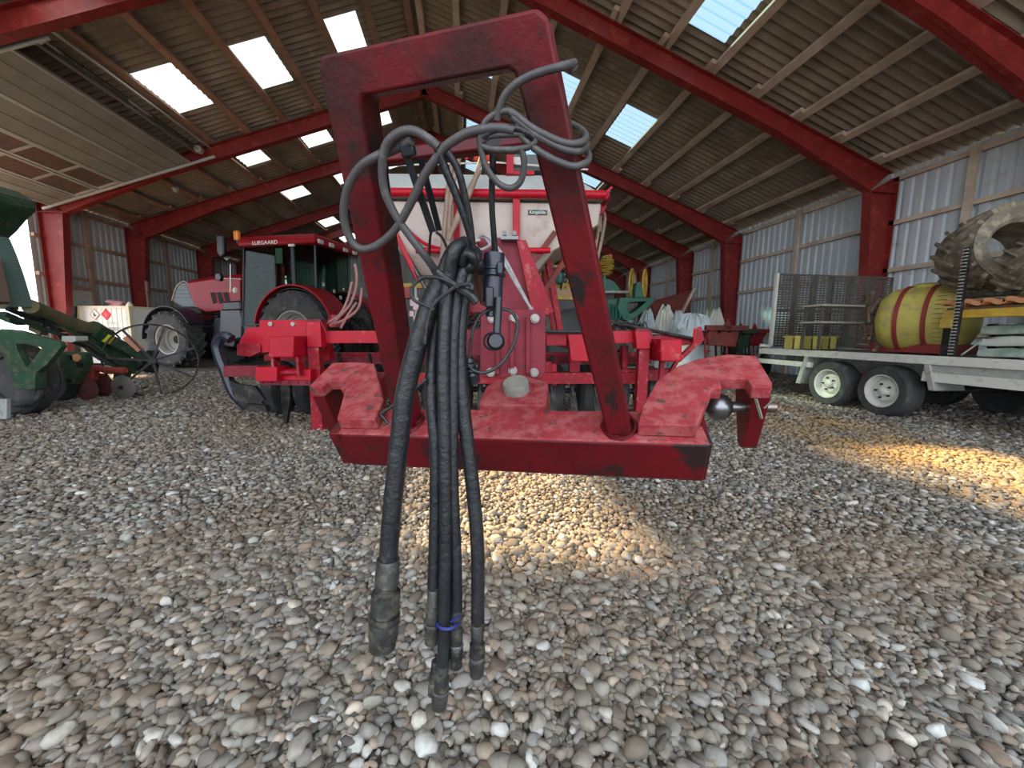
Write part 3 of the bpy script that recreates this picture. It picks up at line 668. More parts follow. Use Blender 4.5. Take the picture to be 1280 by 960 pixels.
m_ = MB(); zr = H5.q(600,245)[1]; m_.tube([H5.w(xl-.06,-.09,zr), H5.w(xr+.02,-.09,zr)], .05, 14); m_.tube([H5.w(xr+.02,-.09,zr), H5.w(xr+.06,-.0,zr), H5.w(xr+.06,1.4,zr)], .05, 14)
m_.tube([H5.w(xl-.06,-.09,zr), H5.w(xl-.08,.0,zr), H5.w(xl-.08,1.4,zr)], .05, 14); part('hopper_rail', RED, m_, 0)
part('hopper_post', RED, fbox(H5, 641, 248, 650, 312, -.08, -.0)); part('hopper_post', RED, fbox(H5, 567, 248, 574, 312, -.08, -.0))
m_ = MB(); m_.tube([H5.p(520,313,-.05), H5.p(688,313,-.05)], .035, 12); part('lower_rail', RED, m_, 0)
m_ = MB(); m_.tube(smoothpts([H5.p(505,283,-.05), H5.p(530,304,-.05), H5.p(560,313,-.05)], 5), .02, 8); part('curved_rail', RED, m_, 0)
for pts in (((484,272,.0),(524,352,.1)),): m_ = MB(); m_.bar(H5.p(*pts[0]), H5.p(*pts[1]), .09, .06); part('hopper_brace', RED, m_)
for pts in (((694,290,.0),(654,345,.0)),((712,316,.1),(668,382,-.1))): m_ = MB(); m_.bar(H5.p(*pts[0]), H5.p(*pts[1]), .06, .06); part('hopper_brace', REDHOP, m_)
m_ = MB(); F21 = facing(2.1); m_.bar(F21.p(648,304), F21.p(684,394), .035, .08); part('mast_stay', REDD, m_); m_ = MB(); m_.bar(F21.p(600,304,.1), F21.p(566,400,.1), .035, .08); part('mast_stay', REDD, m_)
for pts in (((505,318),(538,372)),): m_ = MB(); m_.tube([H5.p(505,312,.1), H5.p(542,378,.0)], .03, 8); part('hopper_brace', OILM, m_, 0)
# hopper label
q0, q1 = H5.q(660,262,-.02), H5.q(684,268.5,-.02); m_ = MB(); m_.fb(H5, q0[0], q1[0], -.012, -.002, q1[1], q0[1]); lb = part('hopper_sign', LABELG, m_, 0)
text_mesh('sign_lettering', 'Kongskilde', .052, H5.w((q0[0]+q1[0])/2, -.016, (q0[1]+q1[1])/2), H5.x, H5.z, TEXTW, lb, .001, .85)
# things fixed on the lid
m_ = fbox(H5, 634, 193, 676, 213, .3, .9); part('hatch_box', mat('hatch_grey', (.10,.11,.11), .5), m_)
m_ = fbox(H5, 633, 213, 668, 218, .2, .3); m_.px(H5, [(633,193),(642,193),(642,217),(633,217)], .18, .25); part('hatch_frame', RED, m_)
m_ = fbox(H5, 640, 196, 652, 204, .25, .3); part('hatch_lamp', WHITE, m_)
m_ = MB(); m_.tube([H5.p(480,207,.24), H5.p(620,203,.24), H5.p(735,212,.24)], .012, 8); part('lid_rail', WHITE, m_, 0)
m_ = MB()
for i in range(26):
    a = H5.p(random.uniform(586,618), random.uniform(190,200), .28); bq = a+V((random.uniform(-.15,.15), random.uniform(-.05,.05), random.uniform(-.12,.0)))
    m_.tube(smoothpts([a, (a+bq)/2+V((0,0,.05)), bq], 4), .018, 6)
part('orange_net', mat('orange_red_net', (.55,.05,.02), .7), m_, 0, label='orange red net bundled on the lid')
# tan seed hoses
for pts in (((602,196),(590,235),(572,275),(561,300),(558,330)),((566,198),(560,240),(556,280),(552,330)),((574,198),(566,230),(562,270),(560,320)),((600,212),(575,262),(558,310),(552,340))):
    part('seed_hose', TAN, MB().tube(smoothpts([facing(4.75).p(u, v, 0) for u, v in pts], 6), .028, 10), 0)
for pts in (((748,258),(756,270),(752,300),(744,335),(738,360)),((742,262),(748,285),(742,320)),((762,238),(752,252),(750,290))):
    part('side_hose', TAN, MB().tube(smoothpts([H5.p(u, v, .3) for u, v in pts], 6), .022, 8), 0)
m_ = MB(); q = H5.p(746,258,.2); m_.lathe(q, HY, [(.05,-.05),(.11,-.05),(.12,0),(.11,.05),(.05,.05)], 20, close=True); m_.bar(H5.p(748,250,.2), H5.p(765,234,.2), .03); part('hose_coupling', RED, m_, 0)
for pts in (((440,352),(434,376),(424,394),(408,404)),((446,378),(436,392),(426,410)),((452,360),(448,385),(430,400),(415,405)),((444,330),(446,352),(438,380),(418,402))):
    part('frame_hose', mat('pinkish_hose', (.28,.13,.12), .6), MB().tube(smoothpts([F4.p(u, v, .2) for u, v in pts], 6), .014, 8), 0)
m_ = MB()
for i in range(34):
    u, v = random.uniform(548,600), random.uniform(352,408); q = facing(1.9).p(u, v, random.uniform(0,.3))
    pts = [q+V((random.uniform(-.09,.09), random.uniform(-.05,.05), random.uniform(-.07,.07))) for _ in range(4)]
    m_.tube(smoothpts([q]+pts, 5), random.choice([.004,.007,.009]), 6)
part('hose_tangle', BLK, m_, 0, label='tangle of thin black and grey hoses')
m_ = MB()
m_.tube(smoothpts([facing(1.7).p(u, v, 0) for u, v in ((628,355),(636,362),(636,378),(626,382))], 6), .006, 8); part('white_pipe', WHITE, m_, 0)
m_ = MB()
for i in range(14):
    u, v = random.uniform(504,545), random.uniform(368,402); q = F4.p(u, v, .6); m_.box(q, (random.uniform(.03,.1), .05, random.uniform(.04,.14)))
part('metering_unit', mat('pinkish_metal', (.42,.3,.3), .6), m_, .006)
m_ = MB(); m_.px(F4, [(497,360),(512,358),(515,372),(500,374)], .5, .6); part('reflector_box', REDHOP, m_)
# hydraulic hoses hung over the hoop rod
def hose(pts, w0, dfun, mt=RUB, nm='hydraulic_hose', n=12, lab=None):
    pp = smoothpts([P(u, v, dfun(v)+o) for u, v, o in pts], 8)
    r = w0/2/FPX*.66
    return part(nm, mt, MB().tube(pp, r, n), 0, label=lab)
def dd_(v): return .62 + max(0, v-315)*.00014
def coupler(par, u, v, u2, v2, w0, name='quick_coupler'):
    p, q = P(u, v, dd_(v)), P(u2, v2, dd_(v2)); L_ = (q-p).length; r = w0/2/FPX*.68
    o = MB().lathe(p, q-p, [(r*.72,0),(r*.78,L_*.02),(r*.8,L_*.28),(r*.68,L_*.30),(r*.68,L_*.36),(r*.95,L_*.38),(r*.95,L_*.60),(r*.8,L_*.62),(r*.8,L_*.68),(r,L_*.70),(r,L_*.86),(r*.9,L_*.88),(r*.9,L_),(r*.6,L_),(r*.55,L_*.9),(0,L_*.9)], 20).build(name, OILM, par)
    c = MB().lathe(p+(q-p)*.62, q-p, [(r*.9,0),(r*1.04,L_*.01),(r*1.04,L_*.045),(r*.9,L_*.05)], 20, close=True).build('coupler_ring', STEEL if w0 < 30 else OILM, par)
    return o
h = hose([(592,360,.25),(586,322,.05),(576,312,0),(566,322,0),(556,345,0),(542,370,0),(528,410,0),(515,455,0),(505,500,0),(500,545,0),(494,600,0),(489,650,0),(485,702,0)], 24, dd_, lab='thick black suction hose, leftmost of the bundle'); coupler(h, 485.5, 698, 478, 808, 37)
h = hose([(596,365,.25),(590,330,.05),(582,318,.02),(574,322,.01),(560,350,.02),(548,380,.02),(541,440,.02),(540,500,.015),(545,560,.01),(545,640,.01),(542,742,.01)], 17, dd_); coupler(h, 542, 736, 539.5, 803, 19)
h = hose([(590,362,.25),(584,312,.03),(576,306,-.01),(567,316,-.02),(560,350,-.01),(556,400,-.01),(554,470,-.01),(556,560,-.01),(557,680,-.01),(554,830,-.01)], 16, dd_); coupler(h, 554, 824, 549, 883, 21); coupler(h, 544, 826, 540, 868, 12, 'small_coupler')
h = hose([(604,372,.25),(598,334,.05),(590,322,.02),(580,335,.0),(572,370,.0),(567,420,.0),(566,500,.0),(566,600,.0),(570,700,.0),(571,762,.0)], 15, dd_); coupler(h, 571, 756, 570, 833, 17)
h = hose([(606,376,.25),(600,340,.05),(592,328,.02),(584,345,.01),(578,380,.01),(574,430,.01),(578,500,.01),(585,560,.01),(592,620,.01),(597,690,.01),(597,788,.01)], 18, dd_); coupler(h, 597, 780, 596, 843, 20)
h = hose([(600,368,.25),(594,326,.03),(588,318,.03),(574,330,.03),(566,360,.03),(560,420,.03),(561,560,.03),(562,700,.03),(565,778,.03)], 10, dd_)
tie = MB(); tie.lathe(P(560,777,dd_(777)-.005), Z, [(.018,-.003),(.021,0),(.018,.003),(.015,0)], 18, close=True); tie.bar(P(563,777,dd_(777)-.025), P(574,770,dd_(777)-.03), .003); tie.build('cable_tie', mat('blue_tie', (.01,.015,.16), .5), M0)
# pale hose loops bunched at the top of the hang
for pts in (((578,352,.05),(584,338,0),(592,330,-.01),(597,318,0),(592,312,.03),(584,314,.05)),((590,350,.05),(593,336,0),(591,322,-.02),(583,318,-.02),(577,330,-.01))): hose(list(pts), 11, dd_)
def cable(pts, px_w, name='electric_cable', mt=CAB, off=-.022, n=8, lab=None):
    pp = smoothpts([HF.p(p[0], p[1], p[2] if len(p) > 2 else off) for p in pts], n)
    d = (pp[len(pp)//2]-C0).dot(CF); return part(name, mt, MB().tube(pp, px_w/2/FPX*d, 10), 0, label=lab)
cable([(718,78,.10),(714,80,.02),(703,83),(680,89),(663,95),(645,105),(632,118),(625,133),(621,150)], 10)
cable([(712,88,.09),(718,84,.10),(716,79,.11)], 9)
cable([(643,163),(622,160),(603,162),(585,166),(570,174),(556,184),(546,197),(530,220),(517,247),(497,283),(477,303),(460,311),(447,309),(437,297),(430,272),(433,240),(447,213),(466,198),(490,188,-.01),(515,176)], 10, lab='grey cable looping over the left hoop leg')
cable([(568,357,.01),(546,339,-.01),(530,318),(510,292),(492,265),(480,235),(478,203),(484,180),(500,166),(518,164),(536,174),(548,184)], 11)
cable([(547,186),(556,210),(570,243),(582,275),(590,305),(591,335),(584,352)], 10, mt=RUB); cable([(560,190),(572,212),(580,240),(586,270),(590,300),(592,330)], 9, mt=RUB)
cable([(602,178),(612,170),(635,168),(660,168),(669,175),(662,183),(640,187),(612,186),(601,180),(603,172),(620,165)], 8)
cable([(603,160),(600,177),(603,195),(610,213),(624,230),(639,235),(651,226),(655,205),(652,186)], 8)
cable([(603,178),(603,160),(612,147),(627,140),(640,140),(646,150),(650,168),(662,180)], 8)
cable([(637,141),(646,145),(662,158),(678,167),(700,177),(716,180,-.02),(730,176,.0),(732,168,.06),(724,160,.10),(712,154,.11)], 9)
cable([(640,146),(658,160),(672,170),(694,182),(714,189),(728,187,.0),(733,179,.07),(726,170,.11)], 9)
cable([(666,184),(680,193),(700,203),(718,208),(733,203,.0),(736,194,.06),(729,186,.11)], 9)
cable([(604,172),(625,161),(650,162),(668,172)], 10, mt=RUB)
cable([(616,187,0),(616,205,-.005),(615,230,-.0),(615,260,.0),(617,290,.0),(619,314,-.0)], 8, mt=RUB)
# black webbing strap with buckle
def strap(p0, p1, w, off):
    a, b_ = HF.p(*p0, off), HF.p(*p1, off+.01); return MB().bar(a, b_, w, .003, up=HF.y)
o = part('hanging_strap', BLK, strap((509,196),(541,290), .0115, -.012), 0)
MB().box(HF.p(510,187,-.018), (.022,.012,.018), HF).build('strap_buckle', BLK, o, bevel=.003)
part('hanging_strap', BLK, strap((526,198),(549,288), .010, .012), 0)
part('strap_hook', BLK, MB().tube(smoothpts([HF.p(u, v, .0) for u, v in ((541,286),(538,294),(537,310),(537,330),(545,345),(560,350))], 6), .0025, 6), 0)
part('strap_hook', BLK, MB().tube(smoothpts([HF.p(u, v, .0) for u, v in ((545,290),(552,296),(558,308),(566,326),(578,344))], 6), .0025, 6), 0)
# trailer plug hanging from its cable
def axial(u, v, v2, d): return P(u, v, d), P(u, v2, d+.008)
D7 = .66; s_ = D7/FPX
p, q = P(618, 312, D7), P(615, 396, D7+.012); L_ = (q-p).length
plug = part('plug_connector', BLU, MB().lathe(p, q-p, [(5*s_,0),(6*s_,L_*.05),(13*s_,L_*.06),(13.5*s_,L_*.26),(15.5*s_,L_*.27),(15.5*s_,L_*.30),(13.5*s_,L_*.31),(13.5*s_,L_*.35),(15.5*s_,L_*.36),(15.5*s_,L_*.39),(12.5*s_,L_*.41),(12.5*s_,L_*.78),(8*s_,L_*.80),(8*s_,L_)], 24), 0)
MB().box(P(612,372,D7-.012), (.014,.02,.034), Frame((0,0,0), HX, HY, Z)).build('plug_latch', BLK, plug, bevel=.003)
MB().box(P(625,335,D7-.022), (.01,.004,.02), Frame((0,0,0), HX, HY, Z)).build('plug_lid', BLK, plug, bevel=.002)
part('plug_tail', BLK, MB().tube([P(623,372,D7-.01), P(622,395,D7-.01), P(621,418,D7-.01)], 5*s_, 10), 0)
cp = P(620,427,D7-.01); o = part('rubber_cap', BLK, MB().lathe(cp-CF*.012, CF, [(0,0),(8*s_,0),(11*s_,.006),(11*s_,.016),(8*s_,.022),(0,.022)], 22), 0)
MB().lathe(cp-CF*.008-CR*.006, CF, [(9*s_,0),(11.5*s_,.003),(9*s_,.006)], 20, close=True).build('cap_rim', BLK, o)
part('pull_cord', RUB, MB().tube(smoothpts([P(u, v, D7) for u, v in ((600,394),(592,410),(588,430),(587,448))], 6), 2*s_, 8), 0)
bo = MB(); p, q = P(586,447,D7), P(593,480,D7+.02); bo.lathe(p, q-p, [(4*s_,0),(7*s_,.006),(5*s_,.010),(8*s_,.014),(6*s_,.018),(9*s_,.022),(7*s_,.026),(9*s_,.03),(8*s_,.045)], 16); part('rubber_boot', BLK, bo, 0)
part('pull_cord', RUB, MB().tube(smoothpts([P(u, v, D7) for u, v in ((585,455),(592,463),(605,466),(620,460),(632,448),(642,430),(647,410),(645,398),(636,388),(615,386),(600,394))], 6), 2.2*s_, 8), 0)
part('thin_wire', RUB, MB().tube(smoothpts([P(u, v, dd_(v)-.03) for u, v in ((590,362),(588,356),(572,357),(558,367),(544,378),(537,392),(533,410),(531,430))], 6), 2.2*s_, 8), 0)
part('thin_wire', RUB, MB().tube(smoothpts([P(u, v, dd_(v)-.03) for u, v in ((573,360),(560,352),(545,347),(530,347),(518,355),(514,366),(519,376),(532,382),(543,387))], 6), 2.0*s_, 8), 0)
part('thin_wire', RUB, MB().tube(smoothpts([P(u, v, dd_(v)-.0) for u, v in ((533,474),(520,485),(505,497),(490,508),(477,517),(481,524),(486,530))], 6), 2.0*s_, 8), 0)
part('crossing_hose', RUB, MB().tube(smoothpts([P(u, v, dd_(v)-.02) for u, v in ((546,340),(558,350),(572,360),(586,368),(596,378))], 6), 5*s_, 8), 0)

# carrying frame under the hopper and the neck between lug and bracket
for sx in (-.75, .75):
    for yy in (.45, 1.15):
        part('hopper_leg', REDD, MB().bar(H5.w(sx*.9, yy+.0, .95), H5.w(sx*.62, yy*.9+.05, zb+.25), .08, .08))
    part('chassis_rail', REDD, MB().fb(H5, sx*.9-.06, sx*.9+.06, -1.0, 1.6, .85, .97))
part('hitch_neck', REDD, MB().bar(HF.w(-.03, .17, -.06), P(641, 490, 1.46), .13, .05))
# ------------------------------------------------------------------ tyres
def tractor_tyre(R, w, rr, n_lug, lug=.05):
    """tyre mesh around local y, centre at origin"""
    h = w/2
    t = MB().lathe((0,0,0), (0,1,0), [(rr,-h*.82),(rr+.04,-h*.98),(R*.72+rr*.28,-h*1.0),(R-.06,-h*.86),(R-lug,-h*.6),(R-lug+.01,0),(R-lug,h*.6),(R-.06,h*.86),(R*.72+rr*.28,h*1.0),(rr+.04,h*.98),(rr,h*.82),(rr-.005,0)], 56, close=True)
    for i in range(n_lug):
        for s in (-1, 1):
            a0 = 2*math.pi*(i+(.5 if s > 0 else 0))/n_lug; vs = []
            sw = .62*2*math.pi/n_lug*1.9; K = 5
            for k in range(K+1):
                f = k/K; a = a0+sw*f; y = s*h*(-.06+1.02*f); Rr = R-.004 - (.0 if f < .8 else (f-.8)*.28*R*.25)
                wd = (.30+.10*f)*2*math.pi/n_lug*.75
                for da, rad in ((-wd/2, R-lug-.02), (-wd/2*.8, Rr), (wd/2*.8, Rr), (wd/2, R-lug-.02)):
                    vs.append((math.cos(a+da)*rad, y, math.sin(a+da)*rad))
            fs = [(4*k+j, 4*k+j+1, 4*k+5+j, 4*k+4+j) for k in range(K) for j in range(3)] + [(0,1,2,3), (4*K+3,4*K+2,4*K+1,4*K)]
            t.add(vs, fs)
    return t
def xform(mb, o, ay, az=Z):                                   # move a MB built around local y to world: y->ay
    ay = V(ay).normalized(); ax = ay.cross(az).normalized(); az = ax.cross(ay); o = V(o)
    mb.v = [tuple(o+ax*a+ay*b+az*c) for a, b, c in mb.v]; return mb
# ------------------------------------------------------------------ red tractor
def gp(u, v, d): p = P(u, v, d); return V((p.x, p.y, 0))
TA = gp(366, 440, 9.55); TB = gp(209, 440, 10.45)
tx = (TB-TA).normalized(); tyy = V((-tx.y, tx.x, 0)); tyy = -tyy if tyy.dot(HY) < 0 else tyy
TF = Frame(TA, tx, tyy, Z); WB = (TB-TA).length
T0 = thing('tractor', 'red tractor with glass cab and amber beacon standing behind the cultivator', 'tractor', TA+tx*WB/2+tyy*1.2)
def tpart(name, mt, mbx, bev=.0, par=None, label=None): return mbx.build(name, mt, par or T0, bevel=bev, label=label)
rg_, rims = [], []
for (x, R, w, rr, off) in ((0, 1.0, .62, .50, .31), (0, 1.0, .62, .50, 2.2), (WB, .76, .52, .38, .26), (WB, .76, .52, .38, 2.15)):
    nm = 'rear_wheel' if x == 0 else 'front_wheel'
    tyr = xform(tractor_tyre(R, w, rr, 20 if x == 0 else 18, .085), TF.w(x, off, R), TF.y)
    o = tpart(nm, TYRE, tyr)
    c = TF.w(x, off, R); s = -1 if off < 1 else 1
    rm = MB().lathe(c, TF.y*s, [(rr+.01,w*.42),(rr+.03,w*.46),(rr-.01,w*.44),(rr-.05,w*.30),(rr*.86,w*.27),(rr*.84,w*.10),(rr*.76,w*.06),(rr*.74,-.02),(rr*.60,-.05)] + ([(rr*.30,-.03),(rr*.30,.06),(rr*.22,.10),(0,.10)] if x == 0 else []), 36, c0=False)
    tpart('wheel_rim', RIM, rm, 0, o)
    hb_ = MB().lathe(c, TF.y*s, [(rr*.62,-.09),(rr*.62,-.06),(rr*.3,-.06),(rr*.28,.0),(.0,.01)] if x else [(rr*.30,.0),(rr*.30,.10),(.0,.115)], 24); tpart('hub_plate', HOLE if x else RIM, hb_, 0, o)  # front hub plates coloured black for the shade inside the deep wheel centre
# hood
def tq(u, v, off): return TF.q(u, v, off)
hd = MB()
H0 = .75; H1 = 1.65
pts = [tq(233,354,H0), tq(262,349.5,H0), tq(300,346.5,H0), tq(301,385,H0), tq(275,388.5,H0), tq(257,390,H0), tq(243,383,H0)]
n = len(pts); mid = (H0+H1)/2
vs = []
for y, ins, dz in ((H0, 0, 0), (H0+.12, -.0, .10), (mid, 0, .16), (H1-.12, 0, .10), (H1, 0, 0)):
    for i, (x, z) in enumerate(pts): vs.append(TF.w(x + (0.04 if (i in (0,6) and y == mid) else 0), y, z + (dz if i < 3 else 0)))
fs = [(k*n+i, k*n+(i+1)%n, (k+1)*n+(i+1)%n, (k+1)*n+i) for k in range(4) for i in range(n)] + [tuple(range(n)), tuple(range(5*n-1, 4*n-1, -1))]
hd.add(vs, fs); tpart('bonnet', TRED, hd, .02)
gr = MB(); g = [tq(214,376,H0+.03), tq(219,360,H0+.03), tq(226,352.5,H0+.03), tq(233,353.5,H0+.03), tq(245,384,H0+.03), tq(228,384,H0+.03)]
gr.prism(TF, g, H0+.03, H1-.03); gro = tpart('grille_nose', mat('grey_grille', (.10,.115,.13), .45), gr, .03)
for k in range(4):
    s = MB(); s.bar(TF.w(*(lambda p: (p[0], H0+.018, p[1]))(tq(217+k*1.2, 372-5*k, H0))), TF.w(*(lambda p: (p[0], H0+.018, p[1]))(tq(238-k*1.0, 372-5*k, H0))), .012); tpart('grille_bar', BLU, s, 0, gro)
s = MB(); s.tube(smoothpts([TF.w(*(lambda p: (p[0], H0+.01, p[1]))(tq(u, v, H0))) for u, v in ((214,376),(219,360),(226,352.5),(233,353.5),(239,368),(245,384))], 4), .012, 6); tpart('grille_trim', ALU, s, 0, gro)
for k in range(3):
    s = MB(); u = 263+k*8; s.prism(TF, [tq(u,366,H0), tq(u+5,365,H0), tq(u+8,378,H0), tq(u+4,380,H0)], H0-.012, H0+.01); tpart('bonnet_vent', HOLE, s, .004)
    s = MB(); s.bar(TF.w(*(lambda p: (p[0], H0-.014, p[1]))(tq(u+6,366,H0))), TF.w(*(lambda p: (p[0], H0-.014, p[1]))(tq(u+9,379,H0))), .012); tpart('vent_trim', PINK, s)
# chassis and tank, steps
s = MB(); s.fb(TF, -.3, WB+.3, .95, 1.5, .55, 1.15); tpart('chassis', BLK, s, .03)
s = MB(); s.fb(TF, WB-.12, WB+.12, .4, 2.0, .62, .84); tpart('front_axle', DARK, s, .03)
s = MB(); s.prism(TF, [tq(274,386,.45), tq(300,381,.45), tq(304,400,.45), tq(303,424,.45), tq(280,428,.45), tq(272,420,.45)], .45, .95); tpart('fuel_tank', BLU, s, .06)
s = MB(); s.prism(TF, [tq(278,377,.42), tq(300,375,.42), tq(302,388,.42), tq(276,389,.42)], .42, .9); tpart('air_tank', BLK, s, .05)
for k in range(3):
    z = .5+.32*k; x0 = tq(312,420,.3)[0]; s = MB(); s.fb(TF, x0-.25, x0+.25, .28, .5, z, z+.03); tpart('step', DARK, s)
s = MB(); s.prism(TF, [tq(266,397,.5), tq(262,430,.5), tq(290,434,.5), tq(300,400,.5)], .55, .7); tpart('front_mount', BLK, s, .02)
# mudguards
def guard(x, R0, a0, a1, y0, y1, mt, name, th=.03, lip=.0):
    m_ = MB(); K = 16; vs = []
    for k in range(K+1):
        a = R_(a0+(a1-a0)*k/K)
        for r, y in ((R0, y0), (R0+th, y0), (R0+th, y1), (R0, y1)):
            vs.append(TF.w(x+math.cos(a)*r, y, (1.0 if x == 0 else .76)+math.sin(a)*r))
    m_.add(vs, [(4*k+j, 4*k+(j+1)%4, 4*k+4+(j+1)%4, 4*k+4+j) for k in range(K) for j in range(4)] + [(0,1,2,3), (4*K+3,4*K+2,4*K+1,4*K)], False)
    return tpart(name, mt, m_, .01)
guard(0, 1.10, 10, 165, .02, .75, TRED, 'rear_mudguard', .05); guard(0, 1.10, 10, 165, 1.85, 2.5, TRED, 'rear_mudguard', .05)
guard(0, 1.04, 10, 165, .10, .75, BLK, 'guard_lining', .03)
s = MB(); s.fb(TF, -1.18, -1.0, .04, .3, 1.12, 1.42); tpart('tail_lamp', mat('tail_lamp_red', (.6,.08,.09), .3), s, .04)
s = MB(); s.fb(TF, -1.18, -1.0, 2.15, 2.45, 1.12, 1.42); tpart('tail_lamp', MATS['tail_lamp_red'], s, .04)
guard(WB, .86, 0, 150, .02, .5, BLU, 'front_mudguard', .03); guard(WB, .86, 0, 150, 1.95, 2.4, BLU, 'front_mudguard', .03)
# cab
y0, y1 = .42, 1.98
zr = tq(330,308,y0)[1]; zrt = tq(330,293,y0)[1]; zb = 1.25
xf_t, xf_b = tq(305,310,y0)[0], tq(302,372,y0)[0]; xm = tq(367,330,y0)[0]; xrr = xm-.50
gl = MB(); hexp = lambda xa, xb, ya, yb, za, zb_: None
def quad(mbx, a, b, c, d, t=.012):
    nrm = (V(b)-V(a)).cross(V(d)-V(a)).normalized()*t; mbx.hexa([V(a), V(b), V(c), V(d), V(a)+nrm, V(b)+nrm, V(c)+nrm, V(d)+nrm])
for nm, qd in (('side_window', [(xf_b,y0,zb),(xm,y0,zb),(xm,y0+.02,zr),(xf_t,y0+.02,zr)]),('side_window', [(xf_b,y1,zb),(xm,y1,zb),(xm,y1-.02,zr),(xf_t,y1-.02,zr)]),
               ('rear_side_window', [(xm,y0,zb+.3),(xrr,y0+.12,zb+.3),(xrr-.05,y0+.12,zr),(xm,y0+.02,zr)]),
               ('rear_window', [(xrr,y0+.12,zb+.3),(xrr,y1-.12,zb+.3),(xrr-.05,y1-.12,zr),(xrr-.05,y0+.12,zr)]),
               ('windscreen', [(xf_b+.1,y0+.1,zb),(xf_b+.1,y1-.1,zb),(xf_t+.05,y1-.1,zr),(xf_t+.05,y0+.1,zr)])):
    s = MB(); quad(s, *[TF.w(*c) for c in qd]); tpart(nm, GLASS, s)
pil = MB()
def pill(a, b, w=.06): tpart('cab_pillar', BLK, MB().bar(TF.w(*a), TF.w(*b), w, w), .015)
pill((xf_b,y0,zb-.1),(xf_t,y0,zr+.03),.05); pill((xf_b,y1,zb-.1),(xf_t,y1,zr+.03),.05)
pill((xm,y0,zb),(xm,y0,zr+.03),.09); pill((xm,y1,zb),(xm,y1,zr+.03),.09)
pill((xrr,y0+.12,zb),(xrr-.05,y0+.12,zr+.03),.06); pill((xrr,y1-.12,zb),(xrr-.05,y1-.12,zr+.03),.06)
s = MB(); s.prism(TF, [(xf_b,zb-.75),(xf_b+.02,zb),(xrr,zb),(xrr,1.0),(xm,.9),(xf_b-.6,zb-.75)], y0+.02, y1-.02); tpart('cab_base', BLK, s, .03)
s = MB(); s.prism(TF, [(xf_b-.02,zb-.6),(xf_b,zb),(xf_b-.4,zb),(xf_b-.75,zb+.1),(xf_b-.55,zb-.3)], y0-.015, y0+.03); tpart('door_glass_lower', GLASS, s)
# seat, wheel and driver controls behind the glass
s = MB(); s.fb(TF, xm+.15, xm+.65, 1.0, 1.4, zb+.25, zb+.4); s.fb(TF, xm+.1, xm+.24, 1.0, 1.4, zb+.3, zb+.98); tpart('driver_seat', mat('seat_green_grey', (.05,.09,.075), .8), s, .05)
s = MB(); s.lathe(TF.w(xf_b-.35,1.2,zb+.48), V(tx)*-.6+Z*.8, [(.19,-.012),(.205,0),(.19,.012),(.175,0)], 24, close=True); s.bar(TF.w(xf_b-.35,1.2,zb+.48), TF.w(xf_b-.1,1.2,zb), .05); tpart('steering_wheel', BLK, s)
s = MB(); s.fb(TF, xf_b-.3, xf_b-.2, .75, .95, zb+.35, zb+.6); tpart('monitor', BLK, s, .01)
# roof
s = MB(); L0, L1 = xf_t+.10, xrr-.22
lv = [(L0,L1,y0-.10,y1+.10,zr),(L0+.0,L1,y0-.12,y1+.12,zr+.09),(L0-.05,L1+.06,y0-.04,y1+.04,zrt-.05),(L0-.25,L1+.25,y0+.15,y1-.15,zrt)]
vs = [TF.w(*c) for (a,b_,c_,d_,z) in lv for c in ((a,c_,z),(b_,c_,z),(b_,d_,z),(a,d_,z))]
s.add(vs, [(0,1,2,3),(15,14,13,12)] + [(4*i+j, 4*i+(j+1)%4, 4*i+4+(j+1)%4, 4*i+4+j) for i in range(3) for j in range(4)]); rf = s.build('cab_roof', TRED, T0, bevel=.11, seg=5)
c = (tq(331,302,y0-.12)); text_mesh('roof_lettering', 'LUEGAARD', .135, TF.w(c[0], y0-.125, zr+.055), -TF.x, Z, TEXTW, rf, .004, 1.1)
for y in (y0+.1, y0+.5, y1-.5, y1-.1):
    s = MB(); s.fb(TF, L1-.03, L1+.03, y-.09, y+.09, zr+.02, zr+.12); tpart('work_lamp', WHITE, s, .015, rf)
s = MB(); s.fb(TF, xm-.15, xm+.02, y0-.13, y0-.08, zr-.06, zr+.0); tpart('side_lamp', WHITE, s, .01, rf)
# stickers on the rear window
for (fy, fz, w_) in ((.2,.35,.10),(.45,.25,.12),(.7,.5,.08),(.95,.35,.1),(.3,.62,.09),(1.1,.6,.07)):
    s = MB(); s.fb(TF, xrr-.065, xrr-.055, y0+fy, y0+fy+w_, zb+.3+fz, zb+.3+fz+w_); tpart('window_sticker', WHITE, s)
s = MB(); s.lathe(TF.w(xrr-.09, y0+.42, zb+.62), -tx, [(0,0),(.08,0),(.08,.004),(0,.004)], 20); tpart('speed_disc', WHITE, s)
s = MB(); s.fb(TF, xm+.35, xm+.55, y0+.03, y0+.035, zr-.42, zr-.05); tpart('papers', WHITE, s)
